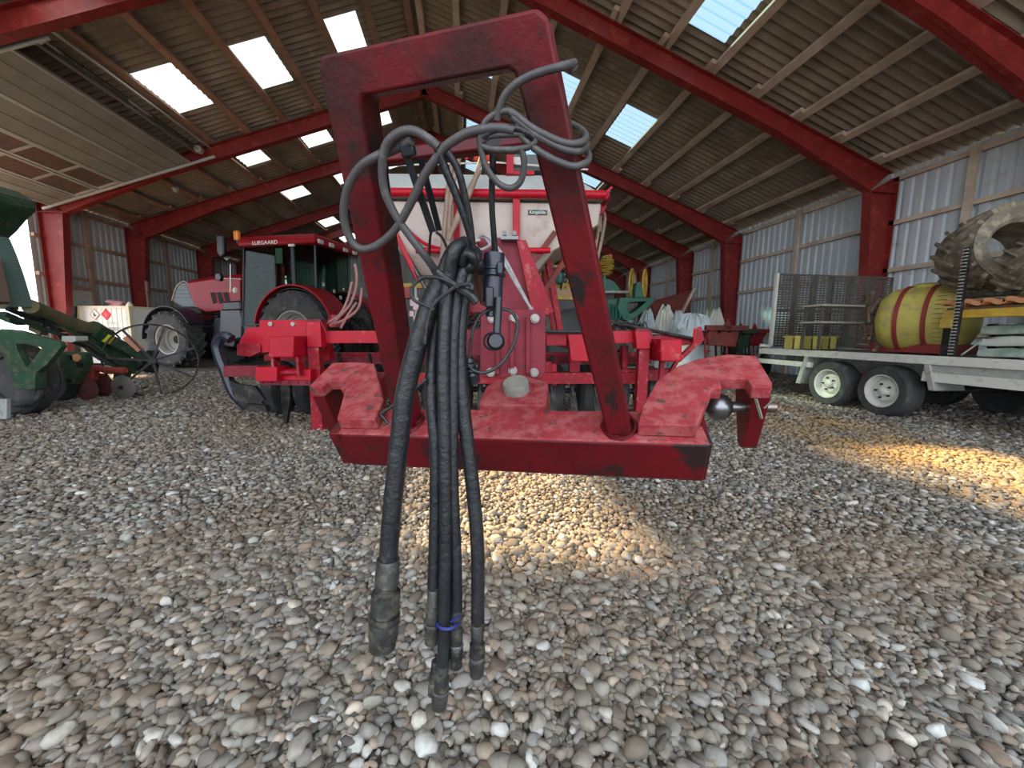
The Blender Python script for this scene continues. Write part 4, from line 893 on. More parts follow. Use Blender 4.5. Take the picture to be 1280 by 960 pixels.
# beacon and mirrors
bp = TF.w(*(lambda p: (p[0], y0-.05, p[1]))(tq(297,303,y0-.05)))
s = MB().cyl(bp-Z*.02, bp+Z*.06, .06, 14); s.bar(bp, bp-tx*.35-Z*.0, .03); o = tpart('beacon_base', BLK, s)
bz = tq(297,288,y0-.05)[1]-bp.z
s = MB().lathe(bp+Z*.05, Z, [(.075,0),(.08,.03),(.078,bz*.7),(.05,bz-.06),(0,bz-.04)], 18); tpart('beacon_lens', BEACON, s, 0, o)
def tw_(u, v, off): p = tq(u, v, off); return TF.w(p[0], off, p[1])
s = MB(); s.prism(TF, [tq(271,294,y0-.25), tq(280,294,y0-.25), tq(281,318,y0-.25), tq(277,322,y0-.25), tq(272,316,y0-.25)], y0-.28, y0-.16); mir = tpart('mirror', BLK, s, .03)
s = MB().tube([tw_(280,308,y0-.2), tw_(290,308,y0-.1), tw_(303,312,y0)], .02, 8); tpart('mirror_arm', BLK, s, 0, mir)
s = MB().tube([tw_(276,318,y0-.2), tw_(284,325,y0-.15), tw_(288,322,y0)], .025, 8); tpart('mirror_bracket', STEEL, s, 0, mir)
s = MB(); s.prism(TF, [tq(273,342.5,y0), tq(279,342,y0), tq(281,347,y0), tq(279,352,y0), tq(273,351,y0)], y0-.1, y0); s2 = tpart('lower_mirror', BLK, s, .02)
s = MB().tube([tw_(280,348,y0-.05), tw_(290,348,y0-.05), tw_(302,349,y0)], .014, 8); s.tube([tw_(288,330,y0-.05), tw_(288,365,y0-.05)], .012, 6); tpart('hand_rail', ALU, s, 0)
q = tw_(294.5,363,y0-.02); s = MB().lathe(q, -tyy, [(.07,0),(.075,.02),(.05,.05),(0,.055)], 18); tpart('step_lamp', WHITE, s)
s = MB(); s.tube(smoothpts([TF.w(WB+.2,.9,.55), TF.w(WB+.75,.9,.6), TF.w(WB+.95,.9,1.0), TF.w(WB+.75,.9,1.25)], 5), .05, 8); s.tube([TF.w(WB+.7,.8,.7), TF.w(WB+1.1,.8,.45)], .05, 8); tpart('front_linkage', GALV, s)
s = MB()
for i in range(16): s.tube(smoothpts([TF.w(-.7-random.random()*.3, 1+random.random()*.6, 1.4), TF.w(-1.0, 1+random.random()*.6, 1.2), TF.w(-1.1-random.random()*.2, 1+random.random()*.6, .8)], 5), .018, 6)
s.fb(TF, -1.0, -.4, .8, 1.7, .5, 1.2); tpart('rear_linkage', DARK, s)
# ------------------------------------------------------------------ white container by the left wall
Y_C = 11.9
CA = gp(105, 440, 11.1); CB = gp(167, 440, 10.9)
cx = (CB-CA).normalized(); CFm = Frame(CA, cx, V((-cx.y, cx.x, 0)), Z)
c0 = thing('chemical_container', 'white ribbed metal container with red and white hazard diamonds beside the tractor', 'container', CA+cx*.8)
W_ = (CB-CA).length; zt = CFm.q(140, 382.5)[1]
s = MB(); s.fb(CFm, 0, W_, 0, 1.5, .06, zt-.03); bx_ = s.build('container_body', CONT, c0)
s = MB()
for k in range(10): s.fb(CFm, .1+k*(W_-.2)/9.0-.012, .1+k*(W_-.2)/9.0+.012, -.012, 0, .1, zt-.05)
s.build('container_rib', CONT, c0)
s = MB(); s.fb(CFm, -.03, W_+.03, -.03, .03, zt-.06, zt); s.fb(CFm, W_-.03, W_+.03, -.03, 1.53, zt-.06, zt); s.fb(CFm, -.03, .03, -.03, 1.53, zt-.06, zt); s.fb(CFm, -.03, W_+.03, 1.47, 1.53, zt-.06, zt); s.fb(CFm, -.04, .04, -.04, .04, 0, zt+.01); s.fb(CFm, W_-.04, W_+.04, -.04, .04, 0, zt+.01); s.fb(CFm, W_-.04, W_+.04, 1.46, 1.54, 0, zt+.01); s.fb(CFm, -.04, .04, 1.46, 1.54, 0, zt+.01)
s.build('container_frame', mat('cream_frame', (.72,.64,.45), .55), c0)
s = MB(); q = CFm.w(W_-.02, .05, zt+.02); s.lathe(q-Z*.03, Z, [(.08,0),(.08,.04),(.03,.12),(0,.12)], 12); s.build('lifting_eye', MATS['cream_frame'], c0)
def diamond(cu, cv, rpx, fill, edge, nm):
    x, z = CFm.q(cu, cv); r = CFm.q(cu+rpx, cv)[0]-x
    o = MB().prism(CFm, [(x-r,z),(x,z+r),(x+r,z),(x,z-r)], -.022, -.013).build(nm, edge, c0)
    MB().prism(CFm, [(x-r*.82,z),(x,z+r*.82),(x+r*.82,z),(x,z-r*.82)], -.026, -.022).build('sign_face', fill, o)
    return x, z, r, o
x, z, r, o = diamond(119.5, 393, 6.2, CONT, mat('sign_edge', (.55,.25,.25), .5), 'hazard_sign')
MB().prism(CFm, [(x-.02,z-.06),(x+.06,z-.04),(x+.05,z-.02),(x,z),(x-.01,z+.06),(x-.04,z+.02)], -.029, -.026).build('sign_symbol', TEXTD, o)
x, z, r, o = diamond(133.5, 393, 6.2, SIGNR, SIGNR, 'hazard_sign')
MB().prism(CFm, [(x-.05,z-.05),(x+.05,z-.05),(x+.03,z+.02),(x,z+.07),(x-.03,z+.02)], -.029, -.026).build('sign_symbol', mat('flame_pink', (.65,.12,.14), .5), o)
x, z = CFm.q(147, 411.5); text_mesh('container_lettering', 'KARSELLOVE', .135, CFm.w(x, -.016, z), CFm.x, Z, mat('container_letter', (.22,.22,.22), .5), c0, .002, 1.25)
x, z = CFm.q(141, 404); text_mesh('container_lettering', 'YTIC', .10, CFm.w(x, -.016, z), CFm.x, Z, mat('faint_letter', (.55,.54,.5), .5), c0, .002, 1.6)
def crumple(c, rx, ry, rz, amp=.25, seed=0, sub=3, flat=True):
    v0, f0 = icos(sub); r = np.random.default_rng(seed); w = v0.copy()
    for _ in range(14):
        d = r.normal(size=3); d /= np.linalg.norm(d); fr_ = r.uniform(2, 8); w = w*(1+amp/fr_*1.6*np.sin(fr_*(v0@d)+r.uniform(0,6)))[:,None]
    w = w*np.array([rx, ry, rz]); 
    if flat: w[:,2] = np.maximum(w[:,2], -rz*.75)
    return [tuple(a+np.array(c)) for a in w], [tuple(int(i) for i in q) for q in f0]
def clump(name, c, rx, ry, rz, mt, label, cat, amp=.25, seed=1, parent=None, group=None):
    vs, fs = crumple(c, rx, ry, rz, amp, seed); m_ = MB(); m_.add(vs, fs, True)
    if parent: return m_.build(name, mt, parent)
    return tag(m_.build(name, mt, None, origin=c), label, cat, group)
q = CFm.w(W_*.45, .4, zt+.10); clump('cloth_bundle', q, .26, .2, .13, PINKT, 'pale pink crumpled cloth lying on the white container', 'cloth', .3, 4)
q = CFm.w(W_*1.0, 1.2, zt-.35)
# dark sheeting piled behind the container
clump('tarpaulin', V((-9.0, 16.3, .68)), 1.6, .9, .95, TARP, 'dark navy tarpaulin heaped behind the white container and tractor wheel', 'tarpaulin', .2, 5)
s = MB()
for a, b in (((-10.4,15.9,1.62),(-7.9,16.3,1.62)),((-10.2,16.1,1.62),(-7.7,16.0,1.62))): s.tube([a, b], .03, 8)
tag(s.build('steel_pole', DARK, None, origin=(-8.5,13.3,1.8)), 'dark steel pole lying over the navy tarpaulin', 'pole')
s = MB(); s.bar((-10.3,14.6,0), (-10.3,14.6,2.6), .09, .05); tag(s.build('timber_post', WOODL, None, origin=(-10.3,14.6,0)), 'short brown timber leaning upright beside the red column', 'timber')
# ------------------------------------------------------------------ green seed drill at the left edge
G0 = thing('seed_drill', 'dark green precision seed drill with disc openers and marker wheel at left edge', 'farm machine', (-4.6, 5.6, 0))
def gpart(name, mt, mbx, bev=.004, par=None, label=None): return mbx.build(name, mt, par or G0, bevel=bev, label=label)
GA = facing(4.55); GB = facing(5.2)
s = MB(); s.px(GA, [(0,413),(20,413),(73,427),(77,433),(59,455),(43.5,467),(43.5,486.5),(18,486.5),(14,467),(0,437),(-20,430),(-20,405)], -.28, -.22) if False else None
def ringprism(fr, outer, inner, y0, y1):
    m_ = MB(); n_ = len(outer); qs = []
    for y in (y0, y1):
        for L_ in (outer, inner): qs += [fr.w(a, y, b) for a, b in [fr.q(u, v, y0) for u, v in L_]]
    fs = []
    for i in range(n_):
        j = (i+1)%n_; fs += [(i, j, n_+j, n_+i), (2*n_+i, 3*n_+i, 3*n_+j, 2*n_+j), (i, 2*n_+i, 2*n_+j, j), (n_+i, n_+j, 3*n_+j, 3*n_+i)]
    m_.add(qs, fs); return m_
outer = [(0,411),(22,413),(73,427),(77,433),(59,455),(43.5,467),(30,470),(14,467),(4,445),(-4,425)]
inner = [(20,430),(30,429.5),(50,434),(52,436),(44,446),(38,454),(34,459),(31,457),(26,448),(20,436)]
gpart('side_plate', GREEN, ringprism(GA, outer, inner, -.30, -.24)); gpart('side_bracket', GREEN, MB().px(GA, [(13,465),(43.5,466),(43.5,486.5),(18,487)], -.31, -.2))
gpart('frame_plate', GREEN, MB().px(GB, [(74,439),(105,441),(107,455),(93,479),(87,481.5),(75,462)], -.12, -.02))
for u, v in ((87,447),(97,447),(86,476),(101,456)):
    q = GB.p(u, v, -.12); gpart('plate_bolt', TILE if (u, v) == (97,447) else DARK, MB().cyl(q, q-HY*.02, .035 if u != 97 else .05, 12), 0)
def wheel(fr, u, v, rpx, w, name, mt, hub=True, off=0.0, rz=None):
    c = fr.p(u, v, off); r = fr.q(u+rpx, v, off)[0]-fr.q(u, v, off)[0]; c = V((c.x, c.y, max(c.z, r)))
    o = gpart(name, mt, MB().lathe(c-HY*w/2, HY, [(r*.45,0),(r*.9,0),(r,w*.2),(r,w*.8),(r*.9,w),(r*.45,w)], 36), 0)
    if hub: gpart('wheel_hub', DARK, MB().lathe(c-HY*w*.3, HY, [(0,0),(r*.2,0),(r*.25,.02),(r*.48,.05),(r*.48,w*.5),(0,w*.5)], 24), 0, o)
    return c, r
wheel(GA, 20, 478, 46, .26, 'gauge_wheel', TYRE, off=-.05)
s = MB(); q = GA.p(22, 478, -.19); s.lathe(V((q.x,q.y,.44)), -HY, [(.30,0),(.32,.02),(.30,.04),(.27,.02)], 32, close=True); gpart('tyre_rib', TYRE, s, 0)
wheel(facing(5.4), 70, 476, 28, .22, 'gauge_wheel', TYRE)
gpart('jack_foot', GALV, MB().px(GA, [(-8,499),(8,499),(8,524),(-8,524)], -.42, -.38))
for u, v, r_, mt, D in ((109,489,14.5,mat('dull_red_disc',(.10,.02,.02),.6),5.45),(127.5,481,14.5,MATS['dull_red_disc'],5.7),(154,484,15,mat('dull_grey_disc',(.10,.09,.08),.6,dust=(.2,.1,.1),dustamt=.3),5.55)):
    fr = facing(D); c = fr.p(u, v); r = fr.q(u+r_, v)[0]-fr.q(u, v)[0]; c = V((c.x, c.y, max(r+.0, c.z)))
    o = gpart('opener_disc', mt, MB().lathe(c-HY*.03, HY, [(0,0),(r*.3,-.01),(r*.93,.02),(r,.03),(r*.93,.04),(0,.07)], 36), 0)
    gpart('disc_bearing', DARK, MB().lathe(c-HY*.05, HY, [(0,0),(.03,0),(.04,.03),(0,.03)], 14), 0, o)
fr = facing(5.5); dul = mat('dull_orange_red', (.28,.04,.025), .6)
gpart('opener_arm', dul, MB().tube([fr.p(u, v, 0) for u, v in ((98,455),(115,459),(135,463),(157,463))], [.03,.04,.05,.045], 8), 0)
gpart('opener_bracket', dul, MB().px(fr, [(107,460),(118,461),(116,476),(106,474)], 0, .08)); gpart('opener_arm', dul, MB().tube([fr.p(111,462), fr.p(109,488)], .03, 8), 0)
# telescopic marker arm and hose bundle
D0, D1 = 4.7, 6.1
def gl_(u, v, d): return P(u, v, d)
gpart('marker_arm_tube', OLIVE, MB().tube([gl_(38,383,4.7), gl_(60,391,4.95), gl_(90,404,5.3), gl_(117,414,5.6)], [.085,.075,.085,.095], 14), 0)
gpart('arm_collar', GREEN, MB().tube([gl_(113,411,5.55), gl_(130,421,5.75)], .13, 12), 0)
gpart('marker_beam', GREEN, MB().bar(gl_(126,420,5.72), gl_(186,449,6.25), .15, .14))
gpart('beam_sticker', mat('yellow_sticker',(.55,.5,.04),.5), MB().bar(gl_(130,422,5.67), gl_(138,426,5.74), .10, .12))
gpart('lower_beam', GREEN, MB().bar(gl_(76,404,5.2), gl_(125,430,5.7), .10, .10)); gpart('lower_beam', GREEN, MB().bar(gl_(100,416,5.6), gl_(170,462,6.3), .10, .16))
for i, pts in enumerate((((0,372),(20,376),(45,390),(62,404),(78,424)),((10,386),(35,396),(60,404),(76,422)),((5,392),(30,402),(58,412),(80,420)),((0,378),(18,372),(32,380),(44,392)),((84,424),(100,428),(120,445),(145,458)),((90,426),(112,436),(132,450),(148,460)),((100,424),(118,430),(136,446),(150,455)),((60,402),(80,405),(95,412),(115,418)),((38,380),(64,395),(88,402),(110,405)))):
    gpart('drill_hose', BLK if i % 2 else mat('green_black_hose',(.03,.045,.03),.6), MB().tube(smoothpts([gl_(u, v, 4.55+u*.0085) for u, v in pts], 5), .03, 8), 0)
s = MB()
for i in range(16):
    u, v = random.uniform(0,118), 0; v = 384+u*.26+random.uniform(-6,20); s2 = MB().box(gl_(u, v, 4.75+u*.009), (random.uniform(.08,.26), .1, random.uniform(.04,.14)), Frame((0,0,0), (HX+Z*random.uniform(-.5,.1)).normalized(), HY, (Z+HX*random.uniform(-.1,.4)).normalized())); gpart('drill_unit', random.choice([GREEN, GREEN, DARK, OLIVE]), s2, .008)
gpart('seed_box', mat('white_box', (.42,.42,.38), .5), MB().px(facing(5.1), [(77,420),(94,420),(95,426),(90,428),(77,427)], 0, .15))
gpart('vertical_rod', DARK, MB().tube([gl_(94,383,5.4), gl_(93,402,5.4)], .02, 8), 0)
gpart('wire_bracket', DARK, MB().tube([gl_(u, v, 5.9) for u, v in ((131,418),(133,413),(140,413),(150,423),(147,427))], .012, 6), 0)
s = MB()
for i in range(10): 
    u, v = random.uniform(140,192), random.uniform(446,480); s2 = MB().box(P(u, v-4, 6.3), (random.uniform(.06,.2), .12, random.uniform(.1,.2)), Frame((0,0,0), (HX-Z*random.uniform(.1,.7)).normalized(), HY, (Z+HX*random.uniform(.1,.7)).normalized())); gpart('row_unit', random.choice([GREEN, DARK, DARK]), s2, .01)
# spoked marker wheel
D = 5.95; fr = facing(D); c = fr.p(191, 452); rx_ = fr.q(191+36, 452)[0]-fr.q(191, 452)[0]; rz_ = .545
c = V((c.x, c.y, rz_)); ax = (HX*.8+HY*.6)                  # rim plane direction
axh = ax.normalized(); rimp = [c+axh*math.cos(t)*rz_+Z*math.sin(t)*rz_ for t in np.linspace(0, 2*math.pi, 41)[:-1]]
mk = gpart('marker_wheel', DARK, MB().tube(rimp, .013, 8, close=True), 0)
wn_ = axh.cross(Z)
gpart('marker_hub', DARK, MB().cyl(c-wn_*.08, c+wn_*.08, .05, 14), 0, mk)
for k in range(7):
    t = R_(20+k*360/7); gpart('marker_spoke', DARK, MB().bar(c, c+axh*math.cos(t)*rz_+Z*math.sin(t)*rz_, .03, .014, up=wn_), 0, mk)
t = R_(20+2*360/7+4); e0 = c+axh*math.cos(t)*.2+Z*math.sin(t)*.2; e1 = c+axh*math.cos(t)*.45+Z*math.sin(t)*.45
gpart('reflector', mat('orange_reflector', (.50,.17,.08), .5), MB().bar(e0-wn_*.03, e1-wn_*.03, .10, .012, up=wn_), 0, mk)
# tall hopper of the drill
s = MB(); GC = facing(4.9)
lv = [((-40,46),(228,253),.0,1.2)]
s.px(GC, [(-40,225),(0,236),(23,241),(45,256),(46,265),(34,276),(22,290),(12,299),(-8,304),(-40,300)], 0, -1.0); gpart('drill_hopper', GREEN, s, .02)
s = MB(); s.px(GC, [(-40,222),(0,234),(24,240),(47,254),(46,258),(22,246),(0,241),(-40,230)], .03, -1.03); gpart('hopper_rim', GREEN, s, .01)
s = MB(); s.px(GC, [(-8,300),(13,297),(22,318),(31,343),(44,386),(24,372),(10,332),(-8,320)], -.1, -.35); gpart('hopper_spout', mat('grey_green_paint', (.10,.16,.14), .5), s, .02)
gpart('inner_leg', mat('brown_leg', (.16,.10,.07), .7), MB().px(GC, [(-12,318),(2,322),(14,378),(-12,384)], -.4, -.5))
# ------------------------------------------------------------------ trailer
XT = 5.36
TT = Frame((XT, 3.0, 0), (0,1,0), (1,0,0), Z)                # x of the frame runs away along the shed, y towards the wall
def tz(u, v): return TT.q(u, v)[1]
def ty(u, v): return TT.q(u, v)[0]
zt = TT.q(1200,446.5)[1]; far = TT.q(945,446)[0]; near = -3.2
R0_ = thing('flatbed_trailer', 'long white twin axle flatbed trailer parked along the right wall', 'trailer', (6.4, 4, 0))
def rpart(name, mt, mbx, bev=.004, par=None, label=None): return mbx.build(name, mt, par or R0_, bevel=bev, label=label)
DW = 2.15
s = MB(); s.fb(TT, near, far, 0, .06, zt-.10, zt); s.fb(TT, near, far, DW-.06, DW, zt-.10, zt); s.fb(TT, far-.06, far, 0, DW, zt-.10, zt); rpart('deck_rail', WHITE, s)
s = MB(); s.fb(TT, near, far-.06, .06, DW-.06, zt-.05, zt-.01); rpart('deck', mat('grey_deck', (.16,.15,.13), .8), s)
y_f0, y_f1 = ty(1010,470), ty(1150,470)
s = MB(); s.fb(TT, y_f0, far, .02, .07, zt-.27, zt-.19); s.fb(TT, near, y_f1, .02, .07, zt-.30, zt-.19); rpart('lower_rail', WHITE, s)
s = MB(); s.fb(TT, near, y_f1, .03, .05, zt-.19, zt-.10); s.fb(TT, near, far, .6, .7, zt-.32, zt-.12); s.fb(TT, near, far, 1.5, 1.6, zt-.32, zt-.12); rpart('chassis_beam', GALV, s)
for q_ in (0,):
    s = MB(); s.prism(TT, [(y_f0+.04,zt-.1),(y_f0+.10,zt-.1),(y_f0+.22,.28),(y_f0+.14,.28)], .0, .42); rpart('mudguard', GALV, s); s = MB(); s.prism(TT, [(y_f1-.02,zt-.1),(y_f1-.08,zt-.1),(y_f1-.16,.42),(y_f1-.10,.42)], .0, .42); rpart('mudguard', GALV, s)
for u, v in ((1045,507),(1118,520)):
    yy = onplane(u, v, V((0,0,0)), Z).y; c = V((XT+.02, yy, .335)); R = .335
    o = rpart('trailer_wheel', TYRE, MB().lathe(c, (1,0,0), [(.20,.02),(.22,0),(.30,.0),(.325,.03),(R,.06),(R,.20),(.325,.235),(.30,.26),(.22,.26),(.20,.24)], 40, close=True), 0)
    rpart('wheel_rim', WHITE, MB().lathe(c, (1,0,0), [(.205,.01),(.212,.0),(.196,.004),(.186,.06),(.16,.085),(.14,.06),(.12,.04),(.06,.045),(.055,.015),(.03,.0),(0,.0)], 32, c0=False), 0, o)
    for k in range(5):
        a = 2*math.pi*k/5; q = c+V((.015, .09*math.cos(a), .09*math.sin(a))); rpart('wheel_nut', DARK, MB().cyl(q, q+V((.03,0,0)), .013, 6), 0, o)
    rpart('axle', DARK, MB().cyl((XT+.15, yy, .335), (XT+DW-.15, yy, .335), .04, 12), 0)
    c2 = c+V((DW-.3,0,0)); rpart('trailer_wheel', TYRE, MB().lathe(c2, (1,0,0), [(.0,.1),(.20,.02),(.30,.0),(.325,.03),(R,.06),(R,.20),(.325,.235),(.30,.26),(.20,.24),(0,.16)], 32), 0)
# side stays and post
s = MB(); s.bar((XT+.05, 3+ty(1186,440), zt), (XT+.05, 3+ty(1186,440), TT.q(1190,312)[1]), .05, .04); ob = rpart('side_post', DARK, s)
yp = 3+ty(1186,440); ztp = TT.q(1190,312)[1]; s = MB(); k = 0; z = zt+.03
while z < ztp-.02:
    s.box((XT+.02, yp, z), (.012,.05,.014)); z += .035
rpart('post_chain', GALV, s)
# ramp standing across the far end of the deck
Rm = thing('loading_ramp', 'upright rusty mesh loading ramp standing on the far end of the trailer', 'ramp', (XT+1, 3+far, zt))
RF = Frame((XT, 3+far-.1, 0), (1,0,0), (0,1,0), Z)
x0, _ = RF.q(964, 440); x1, _ = RF.q(1104, 440); zt2 = RF.q(1035,344)[1]; zb2 = zt+.03
def mpart(name, mt, mbx, bev=.0, par=None): return mbx.build(name, mt, par or Rm, bevel=bev)
mpart('ramp_frame', WHITE, MB().fb(RF, x0-.05, x0, -.03, .03, zb2, zt2), .004)
s = MB(); s.fb(RF, x0, x1, -.02, .02, zt2-.03, zt2); s.fb(RF, x0, x1, -.02, .02, zb2, zb2+.03); s.fb(RF, x1-.03, x1, -.02, .02, zb2, zt2); s.fb(RF, x0, x1, .0, .03, (zb2+zt2)/2-.02, (zb2+zt2)/2+.02); mpart('ramp_edge', MESHM, s)
for u in (991,1013,1035.5,1058,1079):
    a = RF.q(u, 400)[0]
    mpart('ramp_bar', MESHM, MB().fb(RF, a-.045, a-.015, -.015, .03, zb2, zt2)); mpart('ramp_bar', MESHM, MB().fb(RF, a+.015, a+.045, -.015, .03, zb2, zt2))
s = MB(); nx_, nz_ = 34, 30
for i in range(nx_): a = x0+(x1-x0)*(i+.5)/nx_; s.fb(RF, a-.008, a+.008, -.012, -.004, zb2, zt2)
for i in range(nz_): z = zb2+(zt2-zb2)*(i+.5)/nz_; s.fb(RF, x0, x1, -.010, -.006, z-.012, z+.012)
mpart('wire_mesh', MESHM, s)
s = MB(); s.tube([(XT-.05, 3+far-.15, zt+.05), (XT+.12, 3+far-.15, zt+.03)], .03, 10); mpart('ramp_hinge', WHITE, s)
# goods on the trailer behind the ramp
for i, (u0, u1, v0, v1, mt, nm, lab) in enumerate(((991,1003,421,436,TANK,'plastic_crate','small yellow crate behind the mesh ramp, left one of three'),(1014,1027,420,436,TANK,'plastic_crate','yellow crate behind the mesh ramp, middle one of three'),(1036,1046,421,435,TANK,'plastic_crate','yellow crate behind the mesh ramp, right one of three'))):
    fr = Frame((XT, 3+far-.75, 0), (1,0,0), (0,1,0), Z); a = fr.q(u0, v1)[0]; b = fr.q(u1, v1)[0]; h = .22
    o = thing(nm, lab, 'crate', fr.w((a+b)/2, .1, zt-.01), 'yellow crates on the trailer')
    s = MB(); s.fb(fr, a, b, 0, .02, zt-.01, zt-.01+h); s.fb(fr, a, b, .18, .2, zt-.01, zt-.01+h); s.fb(fr, a, a+.02, 0, .2, zt-.01, zt-.01+h); s.fb(fr, b-.02, b, 0, .2, zt-.01, zt-.01+h); s.fb(fr, a, b, 0, .2, zt-.01, zt+.01); s.build('crate_body', mt, o, bevel=.003)
    MB().fb(fr, a-.01, b+.01, -.01, .21, zt-.03+h, zt+h).build('crate_rim', mt, o)
fr = Frame((XT, 3+far-.9, 0), (1,0,0), (0,1,0), Z)
sr = thing('wire_shelf', 'grey metal shelf frame behind the mesh ramp on the trailer', 'shelf', fr.w(.8,0,zt-.01))
for x in (.15, 1.45):
    for y in (-.2, .1): MB().fb(fr, x, x+.03, y, y+.03, zt-.01, zt+.72).build('shelf_post', MESHM, sr)
for z in (.42, .68): MB().fb(fr, .12, 1.5, -.22, .15, zt+z, zt+z+.03).build('shelf_board', mat('pale_board',(.4,.36,.3),.7), sr)
s = MB()
# yellow sprayer tank
XK = 6.15
KP = Frame((XK, 0, 0), (0,1,0), (1,0,0), Z)
yk, zk = KP.q(1152, 400); rk = (KP.q(1152,358)[1]-KP.q(1152,441)[1])/2*.98; zk = zt-.01+rk+.02
K0 = thing('sprayer_tank', 'yellow round ended sprayer tank strapped in red hoops on the trailer', 'tank', (XK, yk, zt))
def kpart(name, mt, mbx, bev=.0, par=None): return mbx.build(name, mt, par or K0, bevel=bev)
kd = V((.35,-.94,0)).normalized()
kc = V((XK-.05, yk-.06, zk)); L_ = .92
prof = [(0,-L_/2),(rk*.45,-L_/2+.02),(rk*.8,-L_/2+.08),(rk*.97,-L_/2+.18),(rk,-L_/2+.28),(rk,L_/2-.28),(rk*.97,L_/2-.16),(rk*.82,L_/2-.05),(rk*.5,L_/2+.02),(0,L_/2+.05)]
kb = kpart('tank_shell', TANK, MB().lathe(kc, kd, prof, 40))
for off in (-.15, .12):
    kpart('tank_hoop', mat('rusty_red_strap',(.24,.03,.025),.6), MB().lathe(kc+kd*off, kd, [(rk+.002,-.025),(rk+.02,-.02),(rk+.02,.02),(rk+.002,.025)], 40, close=True))
lid = kc+Z*rk; kpart('tank_lid', TANK, MB().lathe(lid-Z*.02, Z, [(.14,0),(.14,.04),(.1,.06),(0,.06)], 20))
sd = V((-.94,-.35,0)).normalized()
for k in range(15): 
    a = R_(-55+k*110/14); p0 = kc+kd*.2+sd*rk*math.cos(a)*1.003+Z*rk*math.sin(a)*1.003; kpart('level_mark', mat('brown_mark',(.25,.2,.05),.7), MB().bar(p0, p0+kd*(.09 if k%5 else .14), .008, .008))
kpart('tank_cradle', MATS['rusty_red_strap'], MB().box(kc-Z*(rk-.06), (.5,.9,.12)), .01)
s = MB()
for i in range(22):
    q = kc-kd*random.uniform(.35,.62)+sd*random.uniform(.1,.5)*rk+Z*random.uniform(-.9,.8)*rk*.9
    s.tube(smoothpts([q, q+V((random.uniform(-.1,.1),random.uniform(-.1,.1),random.uniform(-.2,.2))), q+V((random.uniform(-.1,.1),random.uniform(-.15,.1),random.uniform(-.25,.1)))], 5), random.choice([.01,.018,.025]), 7)
kpart('tank_hoses', mat('brown_hose',(.13,.09,.06),.6), s)
# rack with beam, tiles, tyres
RK = Frame((XT+.15, 0, 0), (0,1,0), (1,0,0), Z)
K1 = thing('pallet_rack', 'yellow and orange rack beam carrying the big tyres on the trailer', 'rack', (XT+.8, 2.2, zt))
ya, za = RK.q(1178, 396); zb_ = RK.q(1178,387)[1]
ybn = -.6
MB().fb(RK, ybn, ya, 0, .08, za-.02, za+.07).build('rack_beam', YEL, K1, bevel=.004)
MB().fb(RK, ybn, ya, 1.2, 1.28, za-.02, za+.07).build('rack_beam', YEL, K1, bevel=.004)
for y in (ya-.06, ybn): 
    for x in (.0, 1.2): MB().fb(RK, y, y+.05, x+.02, x+.06, zt-.01, za-.02).build('rack_leg', DARK, K1)
MB().fb(RK, ya-.09, ya+.01, -.01, .09, za-.13, za-.02).build('rack_bracket', YEL, K1, bevel=.004)
MB().fb(RK, ybn, ya, .05, 1.25, za+.07, za+.10).build('rack_floor', mat('rack_board',(.25,.17,.1),.8), K1)
ztile = za+.10; tiles = []
y = ya-.02; tg = 0
while y > 1.0:
    s = MB(); vs = []
    for i in range(9):
        f = i/8; yy = y-.19*f; h = .035*math.sin(f*math.pi*2)*.5+.02
        vs += [RK.w(yy, -.06, ztile+h), RK.w(yy, .36, ztile+h), RK.w(yy, .36, ztile+h+.045), RK.w(yy, -.06, ztile+h+.045)]
    s.add(vs, [(4*i+j, 4*i+(j+1)%4, 4*i+4+(j+1)%4, 4*i+4+j) for i in range(8) for j in range(4)] + [(0,1,2,3),(35,34,33,32)])
    tag(s.build('clay_tile', TILE, None, origin=RK.w(y-.1,.1,ztile)), 'orange clay roof tile lying in the row along the rack beam', 'tile', 'clay tiles on the rack'); y -= .17; tg += 1
s = MB().tube([RK.w(ya-.15,-.0,ztile+.11), RK.w(1.0,.05,ztile+.13)], .028, 10); tag(s.build('steel_tube', OILM, None, origin=RK.w(2,0,ztile+.1)), 'grey steel tube lying along the top of the orange tiles', 'tube')
def loose_tyre(u, v, rpx, X, w, axd, label, zmin):
    fr = Frame((X, 0, 0), (0,1,0), (1,0,0), Z); a, z = fr.q(u, v); R = (fr.q(u, v-rpx)[1]-z); 
    z = max(z, zmin+R)
    t = xform(tractor_tyre(R, w, R*.52, 17, .045), (0,0,0), axd); c = V((X, a, z))
    t.v = [tuple(V(p_)+c) for p_ in t.v]
    return tag(t.build('loose_tyre', TYRED, None, origin=c), label, 'tyre', 'loose tyres on the trailer')
loose_tyre(1247, 314, 52, 6.05, .56, (-.38,-.91,.10), 'big dusty brown tractor tyre, larger and farther one on the rack', ztile)
loose_tyre(1312, 334, 42, 5.68, .42, (-.30,-.95,.05), 'dusty tractor tyre cut by the right picture edge, nearer one on the rack', ztile)
